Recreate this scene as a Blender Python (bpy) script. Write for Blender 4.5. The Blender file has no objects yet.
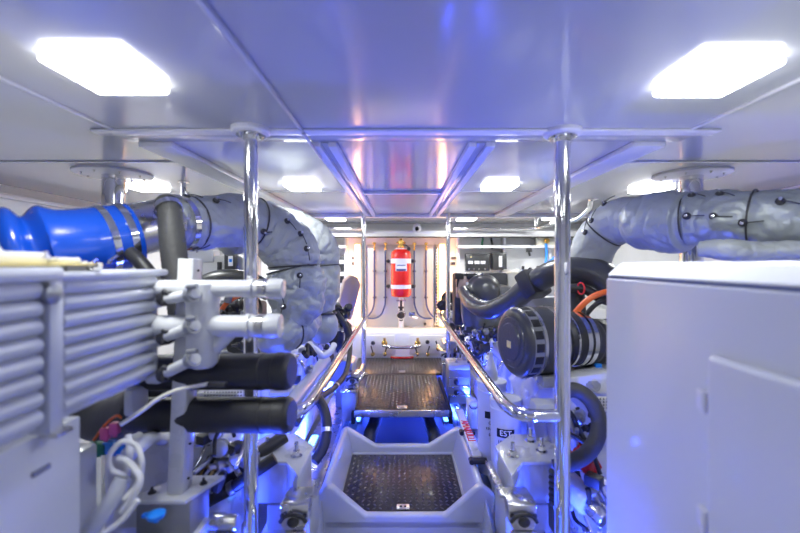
import bpy, bmesh, math, random
from mathutils import Vector, Matrix, noise
random.seed(7)
R = math.radians
sc = bpy.context.scene
C = sc.collection

# ------------------------------------------------------------------ camera, world, exposure
CAM_Z = 1.45; F = 400.0; CX, CY = 402.0, 263.0
cam_d = bpy.data.cameras.new('camera'); cam = bpy.data.objects.new('camera', cam_d); C.objects.link(cam)
cam.location = (0, 0, CAM_Z); cam.rotation_euler = (R(90), 0, 0)
cam_d.sensor_width = 36; cam_d.lens = 36 * F / 800
cam_d.shift_x = -2 / 800; cam_d.shift_y = -3.5 / 800
cam_d.clip_start = 0.02
cam_d.dof.use_dof = True; cam_d.dof.focus_distance = 2.4; cam_d.dof.aperture_fstop = 1.4
sc.camera = cam
w = bpy.data.worlds.new('world'); sc.world = w; w.use_nodes = True
w.node_tree.nodes['Background'].inputs[0].default_value = (0.5, 0.52, 0.75, 1)
w.node_tree.nodes['Background'].inputs[1].default_value = 0.15
sc.view_settings.view_transform = 'Standard'; sc.view_settings.look = 'None'
sc.view_settings.gamma = 1; sc.view_settings.use_curve_mapping = False
sc.view_settings.exposure = -0.30
LAMP_W = 7.4        # watts of each ceiling lamp
BLUE_W = 20.0       # watts of each bilge lamp
WARM_W = 2.8       # watts of each warm tube
BLUE = (0.03, 0.07, 1.0); WARM = (1.0, 0.50, 0.18)

def P(px, py, d):
    return Vector(((px - CX) * d / F, d, CAM_Z - (py - CY) * d / F))

# ------------------------------------------------------------------ materials
def mat(name, col, rough=0.5, metal=0.0, coat=0.0, var=0.06, nscale=6.0, bump=0.0, bscale=30.0, emit=None, estr=0.0, trans=0.0, rvar=0.08):
    m = bpy.data.materials.new(name); m.use_nodes = True
    nt = m.node_tree; b = nt.nodes['Principled BSDF']
    tc = nt.nodes.new('ShaderNodeTexCoord')
    n = nt.nodes.new('ShaderNodeTexNoise'); n.inputs['Scale'].default_value = nscale; n.inputs['Detail'].default_value = 4
    nt.links.new(tc.outputs['Object'], n.inputs['Vector'])
    mx = nt.nodes.new('ShaderNodeMix'); mx.data_type = 'RGBA'
    mx.inputs['A'].default_value = (*[max(0, c * (1 - var)) for c in col], 1)
    mx.inputs['B'].default_value = (*[min(1, c * (1 + var)) for c in col], 1)
    nt.links.new(n.outputs['Fac'], mx.inputs['Factor']); nt.links.new(mx.outputs['Result'], b.inputs['Base Color'])
    mr = nt.nodes.new('ShaderNodeMapRange'); mr.inputs['To Min'].default_value = max(0.02, rough - rvar * rough * 2); mr.inputs['To Max'].default_value = min(1, rough + rvar * rough * 2)
    nt.links.new(n.outputs['Fac'], mr.inputs['Value']); nt.links.new(mr.outputs['Result'], b.inputs['Roughness'])
    b.inputs['Metallic'].default_value = metal; b.inputs['Coat Weight'].default_value = coat; b.inputs['Coat Roughness'].default_value = 0.08
    b.inputs['Transmission Weight'].default_value = trans
    if bump:
        n2 = nt.nodes.new('ShaderNodeTexNoise'); n2.inputs['Scale'].default_value = bscale; n2.inputs['Detail'].default_value = 5
        nt.links.new(tc.outputs['Object'], n2.inputs['Vector'])
        bp = nt.nodes.new('ShaderNodeBump'); bp.inputs['Strength'].default_value = bump; bp.inputs['Distance'].default_value = 0.01
        nt.links.new(n2.outputs['Fac'], bp.inputs['Height']); nt.links.new(bp.outputs['Normal'], b.inputs['Normal'])
    if emit:
        b.inputs['Emission Color'].default_value = (*emit, 1); b.inputs['Emission Strength'].default_value = estr
    return m
M = {
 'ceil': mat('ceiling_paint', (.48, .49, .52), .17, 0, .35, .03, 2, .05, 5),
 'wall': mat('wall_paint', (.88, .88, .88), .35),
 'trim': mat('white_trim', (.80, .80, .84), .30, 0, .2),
 'white': mat('white_enamel', (.60, .61, .61), .28, 0, .4),
 'gel': mat('white_gelcoat', (.47, .49, .52), .30, 0, .35, .05, 4),
 'cab': mat('cabinet_paint', (.70, .72, .74), .38, 0, .25, .03, 3),
 'cream': mat('cream_paint', (.70, .68, .58), .4),
 'tube': mat('tube_paint', (.52, .54, .60), .32, 0, .3),
 'greymetal': mat('grey_metal', (.32, .33, .35), .35, .6),
 'steel': mat('polished_steel', (.80, .80, .80), .09, 1.0, 0, .04),
 'brushed': mat('brushed_steel', (.60, .59, .57), .28, 1.0, 0, .1, 20),
 'insul': mat('insulation_cloth', (.36, .385, .38), .50, .1, 0, .10, 5, .6, 22),
 'insul2': mat('insulation_cloth_worn', (.33, .36, .365), .42, .2, 0, .12, 7, .8, 18),
 'blue_sil': mat('blue_silicone', (.004, .06, .45), .25, 0, .4, .08),
 'rubber': mat('black_rubber', (.022, .022, .024), .48, 0, 0, .2, 10, .1, 40),
 'grubber': mat('grey_rubber', (.05, .05, .05), .6, 0, 0, .1, 10, .25, 60),
 'plastic': mat('black_plastic', (.042, .044, .047), .34, 0, .1, .15, 8, .15, 90),
 'slotrim': mat('grey_plastic', (.16, .165, .17), .35, 0, .2),
 'casing': mat('satin_casing', (.10, .103, .107), .34, 0, .2),
 'dark': mat('dark_cast_metal', (.05, .05, .055), .45, .4, 0, .4, 20, .3, 30),
 'red': mat('red_enamel', (.72, .012, .008), .22, 0, .6),
 'brass': mat('brass', (.80, .52, .14), .25, 1.0),
 'navy': mat('navy_pipe', (.03, .06, .22), .3, 0, .3),
 'orange': mat('orange_hose', (.85, .16, .03), .4),
 'yellow': mat('yellow_gasket', (.72, .60, .24), .5),
 'label': mat('label_white', (.82, .83, .86), .4),
 'ink': mat('ink_black', (.006, .006, .008), .8),
 'redink': mat('ink_red', (.7, .02, .03), .5),
 'pink': mat('pink_plastic', (.75, .12, .35), .4),
 'green': mat('green_plastic', (.03, .22, .12), .4),
 'azure': mat('azure_plastic', (.01, .22, .80), .35),
 'bucket': mat('bucket_plastic', (.60, .62, .66), .35, 0, .1),
 'film': mat('plastic_sheet', (.60, .61, .68), .35, 0, .2, .08, 9, .5, 14),
 'lens': mat('lamp_diffuser', (.9, .9, .9), .4, 0, 0, .02, emit=(1, 1, 1), estr=16),
 'warmtube': mat('warm_tube', (.9, .7, .5), .4, 0, 0, .02, emit=(1.0, .60, .28), estr=5),
 'bluelens': mat('blue_diffuser', (.3, .5, .9), .4, 0, 0, .02, emit=(.08, .3, 1.0), estr=10),
 'warm_refl': mat('metal_painted_reflection', (.42, .31, .28), .35, .25),  # chrome; the orange glow it reflects is painted into the base colour
 'floorpaint': mat('bilge_paint', (.34, .36, .42), .35, 0, .3, .08, 4),
 'hose_w': mat('white_cable', (.68, .68, .66), .45),
}
def tread_mat():
    m = mat('tread_plate', (.028, .024, .023), .30, .3, .15, .2, 9, .12, 60)
    return m
M['tread'] = tread_mat()
M['tread2'] = mat('tread_lozenge', (.13, .12, .12), .28, .6, 0, .1)

# ------------------------------------------------------------------ mesh builder
class MB:
    def __init__(s): s.bm = bmesh.new()
    def _merge(s, b):
        me = bpy.data.meshes.new('tmp'); b.to_mesh(me); b.free(); s.bm.from_mesh(me); bpy.data.meshes.remove(me)
    def box(s, lo, hi, bevel=0.0, rot=None, seg=2):
        lo = Vector(lo); hi = Vector(hi); c = (lo + hi) / 2; d = hi - lo
        b = bmesh.new(); bmesh.ops.create_cube(b, size=1)
        bmesh.ops.scale(b, vec=(abs(d.x), abs(d.y), abs(d.z)), verts=b.verts)
        if bevel: bmesh.ops.bevel(b, geom=list(b.edges), offset=min(bevel, min(abs(d.x), abs(d.y), abs(d.z)) * .49), segments=seg, affect='EDGES', profile=.5)
        mtx = Matrix.Translation(c)
        if rot is not None: mtx = mtx @ (rot if isinstance(rot, Matrix) else Matrix.Rotation(rot, 4, 'Z'))
        bmesh.ops.transform(b, matrix=mtx, verts=b.verts); s._merge(b); return s
    def prism(s, poly, off, bevel=0.0, seg=2):
        off = Vector(off); b = bmesh.new()
        v0 = [b.verts.new(Vector(p)) for p in poly]; v1 = [b.verts.new(Vector(p) + off) for p in poly]
        n = len(poly); b.faces.new(v0[::-1]); b.faces.new(v1)
        for i in range(n): b.faces.new((v0[i], v0[(i + 1) % n], v1[(i + 1) % n], v1[i]))
        bmesh.ops.recalc_face_normals(b, faces=b.faces)
        if bevel: bmesh.ops.bevel(b, geom=list(b.edges), offset=bevel, segments=seg, affect='EDGES', profile=.5)
        s._merge(b); return s
    def lathe(s, p, axis, prof, seg=28):
        """prof: list of (t along axis, radius)"""
        p = Vector(p); a = Vector(axis).normalized()
        u = a.cross(Vector((0, 0, 1)));
        if u.length < .1: u = a.cross(Vector((1, 0, 0)))
        u.normalize(); v = a.cross(u); b = bmesh.new(); rings = []
        for t, r in prof:
            if r <= 1e-6: rings.append([b.verts.new(p + a * t)])
            else: rings.append([b.verts.new(p + a * t + (u * math.cos(2 * math.pi * k / seg) + v * math.sin(2 * math.pi * k / seg)) * r) for k in range(seg)])
        for i in range(len(rings) - 1):
            A, B = rings[i], rings[i + 1]
            for k in range(seg):
                k2 = (k + 1) % seg
                if len(A) == 1 and len(B) > 1: b.faces.new((A[0], B[k], B[k2]))
                elif len(B) == 1 and len(A) > 1: b.faces.new((A[k], A[k2], B[0]))
                elif len(A) > 1: b.faces.new((A[k], A[k2], B[k2], B[k]))
        for rg, fl in ((rings[0], 1), (rings[-1], 0)):
            if len(rg) > 1: b.faces.new(rg)
        bmesh.ops.recalc_face_normals(b, faces=b.faces); s._merge(b); return s
    def cyl(s, p0, p1, r, r1=None, seg=24, bev=0.0):
        p0 = Vector(p0); p1 = Vector(p1); L = (p1 - p0).length; r1 = r if r1 is None else r1
        pr = [(0, r), (L, r1)] if not bev else [(0, r - bev), (bev * .3, r - bev * .3), (bev, r), (L - bev, r1), (L - bev * .3, r1 - bev * .3), (L, r1 - bev)]
        return s.lathe(p0, p1 - p0, pr, seg)
    def ell(s, c, rad, seg=24):
        b = bmesh.new(); bmesh.ops.create_uvsphere(b, u_segments=seg, v_segments=seg // 2, radius=1)
        bmesh.ops.scale(b, vec=rad if hasattr(rad, '__len__') else (rad,) * 3, verts=b.verts)
        bmesh.ops.translate(b, vec=Vector(c), verts=b.verts); s._merge(b); return s
    def tube(s, pts, r, seg=14, sub=6, wr=0.0, wf=9.0, rib=0.0, ribn=1, puffs=None):
        fr = frames(pts, r, sub); b = bmesh.new(); rings = []
        for i, (p, t, u, v, rr) in enumerate(fr):
            ring = []
            for k in range(seg):
                a = 2 * math.pi * k / seg; dr = u * math.cos(a) + v * math.sin(a); q = rr
                if wr:
                    pp = p + dr * rr; n1 = noise.noise(pp * wf); n2 = noise.noise(pp * wf * 2.1 + Vector((5, 3, 1)))
                    q *= 1 + wr * (.55 * n1 - .55 * math.exp(-abs(n2) * 9) + .12 * noise.noise(pp * wf * 5))
                    for sv, sd, ws in (puffs or ()): q *= 1 - sd * math.exp(-((i / (len(fr) - 1) - sv) / ws) ** 2)
                if rib: q += rib * (1 if (i // ribn) % 2 else 0)
                ring.append(b.verts.new(p + dr * q))
            rings.append(ring)
        for i in range(len(rings) - 1):
            for k in range(seg): b.faces.new((rings[i][k], rings[i][(k + 1) % seg], rings[i + 1][(k + 1) % seg], rings[i + 1][k]))
        b.faces.new(rings[0][::-1]); b.faces.new(rings[-1])
        bmesh.ops.recalc_face_normals(b, faces=b.faces); s._merge(b); return s
    def ring(s, p, axis, r, wid, th=0.004, seg=28):
        """a strap of width wid round an axis, as a hollow band"""
        return s.lathe(Vector(p) - Vector(axis).normalized() * wid / 2, axis, [(0, r - th), (0, r + th), (wid, r + th), (wid, r - th), (0, r - th)], seg) if False else s._band(p, axis, r, wid, th, seg)
    def _band(s, p, axis, r, wid, th, seg):
        a = Vector(axis).normalized(); u = a.cross(Vector((0, 0, 1)))
        if u.length < .1: u = a.cross(Vector((1, 0, 0)))
        u.normalize(); v = a.cross(u); b = bmesh.new(); rg = []
        for t, q in ((-wid / 2, r), (-wid / 2, r + th), (wid / 2, r + th), (wid / 2, r)):
            rg.append([b.verts.new(Vector(p) + a * t + (u * math.cos(2 * math.pi * k / seg) + v * math.sin(2 * math.pi * k / seg)) * q) for k in range(seg)])
        for i in range(4):
            A, B = rg[i], rg[(i + 1) % 4]
            for k in range(seg): b.faces.new((A[k], A[(k + 1) % seg], B[(k + 1) % seg], B[k]))
        bmesh.ops.recalc_face_normals(b, faces=b.faces); s._merge(b); return s
    def bolt(s, p, axis, r=.012, h=.01):
        a = Vector(axis).normalized()
        s.cyl(p, Vector(p) + a * h * .25, r * 1.5, seg=16); s.cyl(Vector(p) + a * h * .25, Vector(p) + a * h, r, seg=6)
        s.cyl(Vector(p) + a * h, Vector(p) + a * h * 2.2, r * .5, seg=10); return s
    def torus(s, p, axis, Rr, r, seg=24, arc=(0, 2 * math.pi)):
        a = Vector(axis).normalized(); u = a.cross(Vector((0, 0, 1)))
        if u.length < .1: u = a.cross(Vector((1, 0, 0)))
        u.normalize(); v = a.cross(u); n = seg
        return s.tube([Vector(p) + (u * math.cos(arc[0] + (arc[1] - arc[0]) * k / n) + v * math.sin(arc[0] + (arc[1] - arc[0]) * k / n)) * Rr for k in range(n + 1)], r, seg=8, sub=1)
    def build(s, name, m, parent=None, label=None, cat=None, group=None, kind=None, sharp=38):
        me = bpy.data.meshes.new(name)
        bm = s.bm
        if parent is not None:
            o0 = wl(parent)
        else:
            xs = [v.co for v in bm.verts]
            o0 = Vector(((min(v.x for v in xs) + max(v.x for v in xs)) / 2, (min(v.y for v in xs) + max(v.y for v in xs)) / 2, min(v.z for v in xs)))
        bmesh.ops.translate(bm, vec=-o0, verts=bm.verts)
        for f in bm.faces: f.smooth = True
        bm.to_mesh(me); bm.free(); me.set_sharp_from_angle(angle=R(sharp)); me.materials.append(M[m] if isinstance(m, str) else m)
        o = bpy.data.objects.new(name, me); C.objects.link(o)
        if parent is not None: o.parent = parent; WL[o.name] = o0
        else: o.location = o0; WL[o.name] = o0
        if label: o['label'] = label
        if cat: o['category'] = cat
        if group: o['group'] = group
        if kind: o['kind'] = kind
        return o
WL = {}
def wl(o): return WL[o.name]
def frames(pts, r, sub):
    pts = [Vector(p) for p in pts]; n = len(pts)
    rs = list(r) if hasattr(r, '__len__') else [r] * n
    out = []; rr = []
    if sub <= 1 or n < 3:
        if n == 2 and sub > 1:
            for k in range(sub + 1): out.append(pts[0].lerp(pts[1], k / sub)); rr.append(rs[0] + (rs[1] - rs[0]) * k / sub)
        else: out, rr = pts, rs
    else:
        for i in range(n - 1):
            p0 = pts[i - 1] if i else pts[0] * 2 - pts[1]; p1 = pts[i]; p2 = pts[i + 1]; p3 = pts[i + 2] if i + 2 < n else pts[-1] * 2 - pts[-2]
            for k in range(sub):
                t = k / sub
                out.append(.5 * ((2 * p1) + (-p0 + p2) * t + (2 * p0 - 5 * p1 + 4 * p2 - p3) * t * t + (-p0 + 3 * p1 - 3 * p2 + p3) * t ** 3))
                tt = t * t * (3 - 2 * t); rr.append(rs[i] * (1 - tt) + rs[i + 1] * tt)
        out.append(pts[-1]); rr.append(rs[-1])
    fr = []; u = None
    for i, p in enumerate(out):
        a = out[min(i + 1, len(out) - 1)] - out[max(i - 1, 0)]
        a = a.normalized() if a.length > 1e-9 else Vector((0, 1, 0))
        if u is None:
            u = a.cross(Vector((0, 0, 1)))
            if u.length < .1: u = a.cross(Vector((1, 0, 0)))
        u = (u - a * u.dot(a)).normalized(); v = a.cross(u)
        fr.append((p, a, u.copy(), v, rr[i]))
    return fr
def thing(name, label, cat, loc, group=None):
    o = bpy.data.objects.new(name, None); C.objects.link(o); o.location = loc; WL[o.name] = Vector(loc)
    o.empty_display_size = .05; o['label'] = label; o['category'] = cat
    if group: o['group'] = group
    return o
def copy_tree(o, delta, label=None, parent=None):
    c = o.copy(); C.objects.link(c)
    if parent is None: c.location = Vector(o.location) + Vector(delta); c['label'] = label
    else: c.parent = parent
    for ch in list(o.children): copy_tree(ch, delta, None, c)
    return c
def text_bm(txt, size, depth=.0015):
    cu = bpy.data.curves.new('t', 'FONT'); cu.body = txt; cu.size = size; cu.extrude = depth; cu.align_x = 'CENTER'; cu.align_y = 'CENTER'
    ob = bpy.data.objects.new('t', cu); C.objects.link(ob)
    bpy.context.view_layer.update()
    me = bpy.data.meshes.new_from_object(ob.evaluated_get(bpy.context.evaluated_depsgraph_get()))
    b = bmesh.new(); b.from_mesh(me); bpy.data.objects.remove(ob); bpy.data.curves.remove(cu); bpy.data.meshes.remove(me)
    return b
def text_cyl(mb, txt, size, c, r, ang):
    """wrap text round a vertical cylinder centred at c (point at text height)"""
    b = text_bm(txt, size)
    for v in b.verts:
        a = ang + v.co.x / r; rr = r + .001 + v.co.z
        v.co = Vector((c[0] + math.sin(a) * rr, c[1] - math.cos(a) * rr, c[2] + v.co.y))
    mb._merge(b)
def text_flat(mb, txt, size, mtx):
    b = text_bm(txt, size); bmesh.ops.transform(b, matrix=mtx, verts=b.verts); mb._merge(b)
def area(name, loc, rot, size, sy, power, col, parent=None):
    l = bpy.data.lights.new(name, 'AREA'); l.shape = 'RECTANGLE'; l.size = size; l.size_y = sy; l.energy = power; l.color = col
    o = bpy.data.objects.new(name, l); C.objects.link(o); o.rotation_euler = rot
    if parent is not None: o.parent = parent; o.location = Vector(loc) - wl(parent)
    else: o.location = loc
    return o

# ================================================================== STRUCTURE
CZ = 1.90; WX = 2.3; YF = 4.6
S = dict(kind='structure')
MB().box((-WX, -1.5, -.06), (WX, 4.9, 0)).build('floor', 'floorpaint', **S)
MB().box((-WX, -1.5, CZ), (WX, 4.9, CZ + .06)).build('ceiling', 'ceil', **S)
MB().box((-WX - .06, -1.5, 0), (-WX, 4.9, CZ)).build('wall_left', 'wall', **S)
MB().box((WX, -1.5, 0), (WX + .06, 4.9, CZ)).build('wall_right', 'wall', **S)
MB().box((-WX, -1.56, 0), (WX, -1.5, CZ)).build('wall_back', 'wall', **S)
MB().box((-WX, 4.62, 0), (WX, 4.9, CZ)).build('wall_far', 'wall', **S)
# ceiling seams and battens (each a strip of trim)
def trim(lo, hi, m='trim', bev=.004): return MB().box(lo, hi, bev).build('trim_%d' % (len([o for o in bpy.data.objects if o.name.startswith('trim_')]) + 1), m, **S)
trim((-1.045, 1.335, CZ - .010), (1.07, 1.385, CZ))              # bright cross batten
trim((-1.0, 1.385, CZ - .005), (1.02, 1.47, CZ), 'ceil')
for sx in (-1, 1):
    x = .97 * sx
    trim((min(x, x - .12 * sx), 1.47, CZ - .022), (max(x, x - .12 * sx), 3.66, CZ))      # long lowered band
    trim((x - .006, -1.4, CZ - .006), (x + .006, 1.335, CZ), 'trim', .002)
    trim((x + (.0 if sx > 0 else -1.3), 1.76, CZ - .006), (x + (1.3 if sx > 0 else 0), 1.775, CZ), 'trim', .002)
# central hatch frame
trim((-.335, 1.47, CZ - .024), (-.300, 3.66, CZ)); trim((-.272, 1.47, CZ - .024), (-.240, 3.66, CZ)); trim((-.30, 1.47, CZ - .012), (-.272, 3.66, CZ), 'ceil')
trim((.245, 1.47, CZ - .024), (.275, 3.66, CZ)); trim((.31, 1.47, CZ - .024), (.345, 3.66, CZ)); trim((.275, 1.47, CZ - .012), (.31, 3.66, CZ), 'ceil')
trim((-.24, 2.50, CZ - .018), (.245, 2.53, CZ)); trim((-WX, 3.66, CZ - .030), (WX, 3.74, CZ))
for x0, x1 in ((-.85, -.335), (.345, .85)): trim((x0, 2.50, CZ - .004), (x1, 2.507, CZ), 'trim', .001)
# upper ledge on the far wall
trim((-WX, 4.35, 1.735), (WX, 4.62, 1.80), 'wall'); trim((-WX, 4.30, 1.725), (WX, 4.36, 1.735), 'ink', .001)
# side wall ledges
trim((-WX, -1.4, 1.82), (-WX + .05, 4.3, 1.845)); trim((WX - .05, -1.4, 1.82), (WX, 4.3, 1.845))
trim((-WX, .4, 1.70), (-WX + .03, 2.2, 1.715), 'ink', .001)
# low plinth under the centre panel and lower far-wall panels
MB().box((-.56, 4.22, 0), (.56, 4.62, .715), .012).build('trim_40', 'wall', **S)
MB().box((-.44, 4.20, .49), (-.075, 4.222, .69), .008).build('trim_41', 'wall', **S)
MB().box((.075, 4.20, .49), (.44, 4.222, .69), .008).build('trim_42', 'wall', **S)
MB().box((-.40, 4.59, .715), (.37, 4.62, 1.66), .006).build('trim_43', 'gel', **S)
# shelves on the far wall, right and left
for sx in (-1, 1):
    x0, x1 = (.62, 2.25) if sx > 0 else (-2.25, -.62)
    MB().box((x0, 4.40, 1.615), (x1, 4.62, 1.645), .004).build('trim_%d' % (45 + sx), 'trim', **S)
    for k in range(3):
        xx = (.62 + .52 * k) * sx; MB().box((min(xx, xx + .03 * sx), 4.5, .6), (max(xx, xx + .03 * sx), 4.62, 1.735), .004).build('trim_%d' % (50 + k + (5 if sx > 0 else 0)), 'trim', **S)

# ================================================================== CEILING LAMPS
lamp_w = {}
def lamp(cx, cy, label, s=.18, power=None, rx=0):
    t = thing('ceiling_lamp', label, 'ceiling lamp', (cx, cy, CZ), 'square flush lamps in the ceiling')
    MB().box((cx - s / 2 + .01, cy - s / 2 + .01, CZ - .006), (cx + s / 2 - .01, cy + s / 2 - .01, CZ), .002).build('lamp_frame', 'trim', t)
    MB().box((cx - s / 2, cy - s / 2, CZ - .024), (cx + s / 2, cy + s / 2, CZ - .004), .0098, seg=5).build('diffuser', 'lens', t)
    area('lamp_light', (cx, cy, CZ - .032), (0, 0, 0), s * .9, s * .9, power or LAMP_W, (.96, 1, .98), t)
lamp(-.68, .93, 'large glaring square ceiling lamp at the upper left of the photo, nearest the camera')
lamp(.735, .945, 'large glaring square ceiling lamp at the upper right of the photo, nearest the camera')
lamp(-.57, 2.30, 'square ceiling lamp in the middle bay left of the hatch, above the grey insulated elbow', power=2.5)
lamp(.56, 2.30, 'square ceiling lamp in the middle bay right of the hatch, beside the right steel pole', power=6)
lamp(-1.48, 2.32, 'square ceiling lamp above the grey insulated pipe on the left')
lamp(1.48, 2.38, 'square ceiling lamp above the grey insulated pipe on the right')
lamp(-.66, 3.98, 'small distant square ceiling lamp left of the red cylinder by the far wall', power=11)
lamp(.64, 3.98, 'small distant square ceiling lamp right of the red cylinder by the far wall', power=11)
lamp(1.48, 3.9, 'small distant square ceiling lamp behind the bent steel pipe on the right', power=11)
lamp(-1.48, 3.9, 'small distant square ceiling lamp hidden behind the left insulated pipe', power=11)
lamp(-.68, -.55, 'added square fill lamp on the unseen ceiling behind the camera on the left', power=3)  # added out of view, fills the faces turned to the camera
lamp(.735, -.55, 'added square fill lamp on the unseen ceiling behind the camera on the right', power=3)  # second added fill lamp, also out of view

# ================================================================== BLUE BILGE LAMPS, WARM TUBES
def bilge(x, y, z, label, aim=(0, 0, 1), power=None, L=.30):
    t = thing('bilge_lamp', label, 'bilge lamp', (x, y, z), 'blue lamps low in the bilge')
    MB().box((x - .03, y - L / 2, z), (x + .03, y + L / 2, z + .02), .005).build('lamp_body', 'greymetal', t)
    MB().box((x - .02, y - L / 2 + .01, z + .019), (x + .02, y + L / 2 - .01, z + .030), .004).build('diffuser', 'bluelens', t)
    area('blue_light', (x, y, z + .038), Vector(aim).to_track_quat('-Z', 'Y').to_euler(), .05, L, (power or BLUE_W) * 1.7, BLUE, t)
for i, (sx, side) in enumerate(((-1, 'left'), (1, 'right'))):
    bilge(.40 * sx, 2.95, .002, 'blue bilge lamp under the %s side of the tread plate walkway' % side, power=.8)
    bilge((.57 if sx > 0 else .53) * sx, 1.26, .351, 'blue bilge lamp on the bearer beside the nearest engine mount on the %s' % side, (.12 * sx, .7, .7), power=15, L=.10)
    bilge(.50 * sx, 1.85, .351, 'blue bilge lamp on the %s bearer just behind the nearest mount' % side, (.6 * sx, .6, .5), power=13, L=.16)
    bilge(.54 * sx, 2.42, .351, 'blue bilge lamp on the %s bearer beside the middle of the engine' % side, (.7 * sx, 0, .7), power=16, L=.16)
    bilge(.54 * sx, 3.38 - (.0 if sx < 0 else .35), .351, 'blue bilge lamp on the %s bearer beside the far half of the engine' % side, (.7 * sx, 0, .7), power=22, L=.10)
    bilge(.84 * sx, 1.10, .002, 'blue bilge lamp on the floor outboard of the %s pole' % side, power=7)
    bilge(.40 * sx, 3.75, .002, 'blue bilge lamp at the far end of the %s engine bearer' % side, power=8)
for sx, side in ((-1, 'left'), (1, 'right')):
    bilge(.45 * sx, -.35, .002, 'added blue fill lamp on the unseen floor behind the camera on the %s' % side, power=1)  # added out of view to tint the near room blue-purple
for x, z0, z1, lab in ((-.505, .74, 1.66, 'glowing warm vertical light tube left of the red cylinder'), (.455, .74, 1.66, 'glowing warm vertical light tube right of the red cylinder')):
    t = thing('light_tube', lab, 'light tube', (x, 4.5, z0), 'warm vertical tubes either side of the red cylinder')
    MB().box((x - .04, 4.54, z0 - .01), (x + .04, 4.62, z1 + .01), .004).build('housing', 'cream', t)
    MB().cyl((x, 4.51, z0), (x, 4.51, z1), .026, seg=16, bev=.008).build('tube', 'warmtube', t)
    area('warm_light', (x, 4.47, (z0 + z1) / 2), (R(90), 0, 0), .05, z1 - z0, WARM_W, WARM, t)
    for sx in (-1, 1):
        area('warm_side_light', (x + .035 * sx, 4.51, (z0 + z1) / 2), (R(90), 0, R(90) * sx), .05, z1 - z0, WARM_W * .7, WARM, t)
# perforated steel uprights
for x, lab in ((-.435, 'perforated dark steel upright left of the red cylinder panel'), (.395, 'perforated dark steel upright right of the red cylinder panel')):
    m = MB().box((x - .018, 4.56, .74), (x + .018, 4.62, 1.66), .003)
    t = m.build('upright', 'brushed', None, lab, 'upright', 'perforated uprights on the far wall')
    h = MB()
    for k in range(26): h.box((x - .008, 4.556, .76 + k * .034), (x + .008, 4.562, .778 + k * .034), .002)
    h.build('slot_row', 'ink', t)

# ================================================================== POLES AND RAILS
def pole(x, y, z0, r, lab, disc=True, grp=None, zt=CZ):
    t = thing('support_pole', lab, 'pole', (x, y, z0), grp)
    MB().cyl((x, y, z0), (x, y, zt - .008), r, seg=32).build('shaft', 'steel', t)
    MB().lathe((x, y, z0), (0, 0, 1), [(0, r * 2.2), (.008, r * 2.2), (.012, r * 1.3), (.02, r * 1.02)]).build('foot_plate', 'brushed', t)
    if disc:
        MB().lathe((x, y, zt), (0, 0, -1), [(0, .064), (.012, .064), (.018, .058), (.018, 0)]).build('ceiling_disc', 'trim', t)
        f = MB().lathe((x, y, zt - .018), (0, 0, -1), [(0, .047), (.006, .047), (.008, r * 1.25), (.02, r * 1.1), (.02, 0)])
        f.build('flange', 'steel', t)
        for k in range(4):
            a = R(45 + 90 * k); MB().bolt((x + math.cos(a) * .038, y + math.sin(a) * .038, zt - .024), (0, 0, -1), .005, .005).build('screw', 'steel', t)
pole(-.506, 1.34, .35, .0225, 'polished steel pole in front of the grey insulated elbow, left of the walkway', grp='polished poles beside the walkway')
pole(.545, 1.36, .35, .0255, 'polished steel pole beside the white cabinet, right of the walkway', grp='polished poles beside the walkway')
pole(-.345, 3.6, .45, .019, 'slim far steel pole at the left end of the walkway', False)
pole(.415, 3.6, .45, .019, 'slim far steel pole at the right end of the walkway', False)
def pillar(x, y, lab):
    t = thing('pillar', lab, 'pillar', (x, y, 0), 'thick steel pillars behind the insulated pipes')
    MB().cyl((x, y, 0), (x, y, CZ - .01), .052, seg=36).build('shaft', 'steel', t)
    MB().lathe((x, y, CZ), (0, 0, -1), [(0, .17), (.010, .17), (.014, .16), (.014, 0)], 40).build('ceiling_plate', 'trim', t)
    for k in range(8):
        a = R(45 * k); MB().bolt((x + math.cos(a) * .13, y + math.sin(a) * .13, CZ - .013), (0, 0, -1), .005, .005).build('screw', 'brushed', t)
pillar(-1.44, 2.0, 'thick steel pillar behind the blue hose on the left')
pillar(1.46, 2.02, 'thick steel pillar behind the insulated pipe on the right')
def rail(side, pts, lab):
    t = MB().tube(pts, .0215, 18, 8).build('handrail', 'steel', None, lab, 'handrail', 'polished handrails along the walkway')
    c = MB(); e = Vector(pts[-1]); px = -.506 if side < 0 else .545
    c.cyl((e.x - .012 * side * -1, e.y, e.z), (e.x, e.y, e.z), .022, seg=20); c.ell(pts[0], .0205, 16)
    c.build('end_collar', 'steel', t)
ZR = .943; ZQ = .930
rail(-1, [(-.345, 3.85, ZR), (-.342, 3.3, ZR), (-.338, 2.4, ZR), (-.335, 1.75, ZR), (-.335, 1.50, ZR), (-.340, 1.42, ZR), (-.356, 1.368, ZR), (-.39, 1.345, ZR), (-.44, 1.34, ZR), (-.49, 1.34, ZR)], 'polished handrail left of the walkway, bent out to its pole')
rail(1, [(.378, 4.10, ZQ), (.376, 3.5, ZQ), (.376, 2.4, ZQ), (.376, 1.75, ZQ), (.377, 1.52, ZQ), (.383, 1.44, ZQ), (.402, 1.385, ZQ), (.435, 1.363, ZQ), (.48, 1.36, ZQ), (.53, 1.36, ZQ)], 'polished handrail right of the walkway, bent out to its pole')
# blue-lit drop leg of the left rail
MB().tube([(-.33, 3.55, ZR - .01), (-.33, 3.5, .80), (-.33, 3.45, .56), (-.345, 3.36, .48), (-.40, 3.30, .455), (-.47, 3.28, .45)], .016, 12, 6).build('rail_leg', 'steel', None, 'steel rail leg curving down beside the left far edge of the walkway', 'rail leg')
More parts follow.
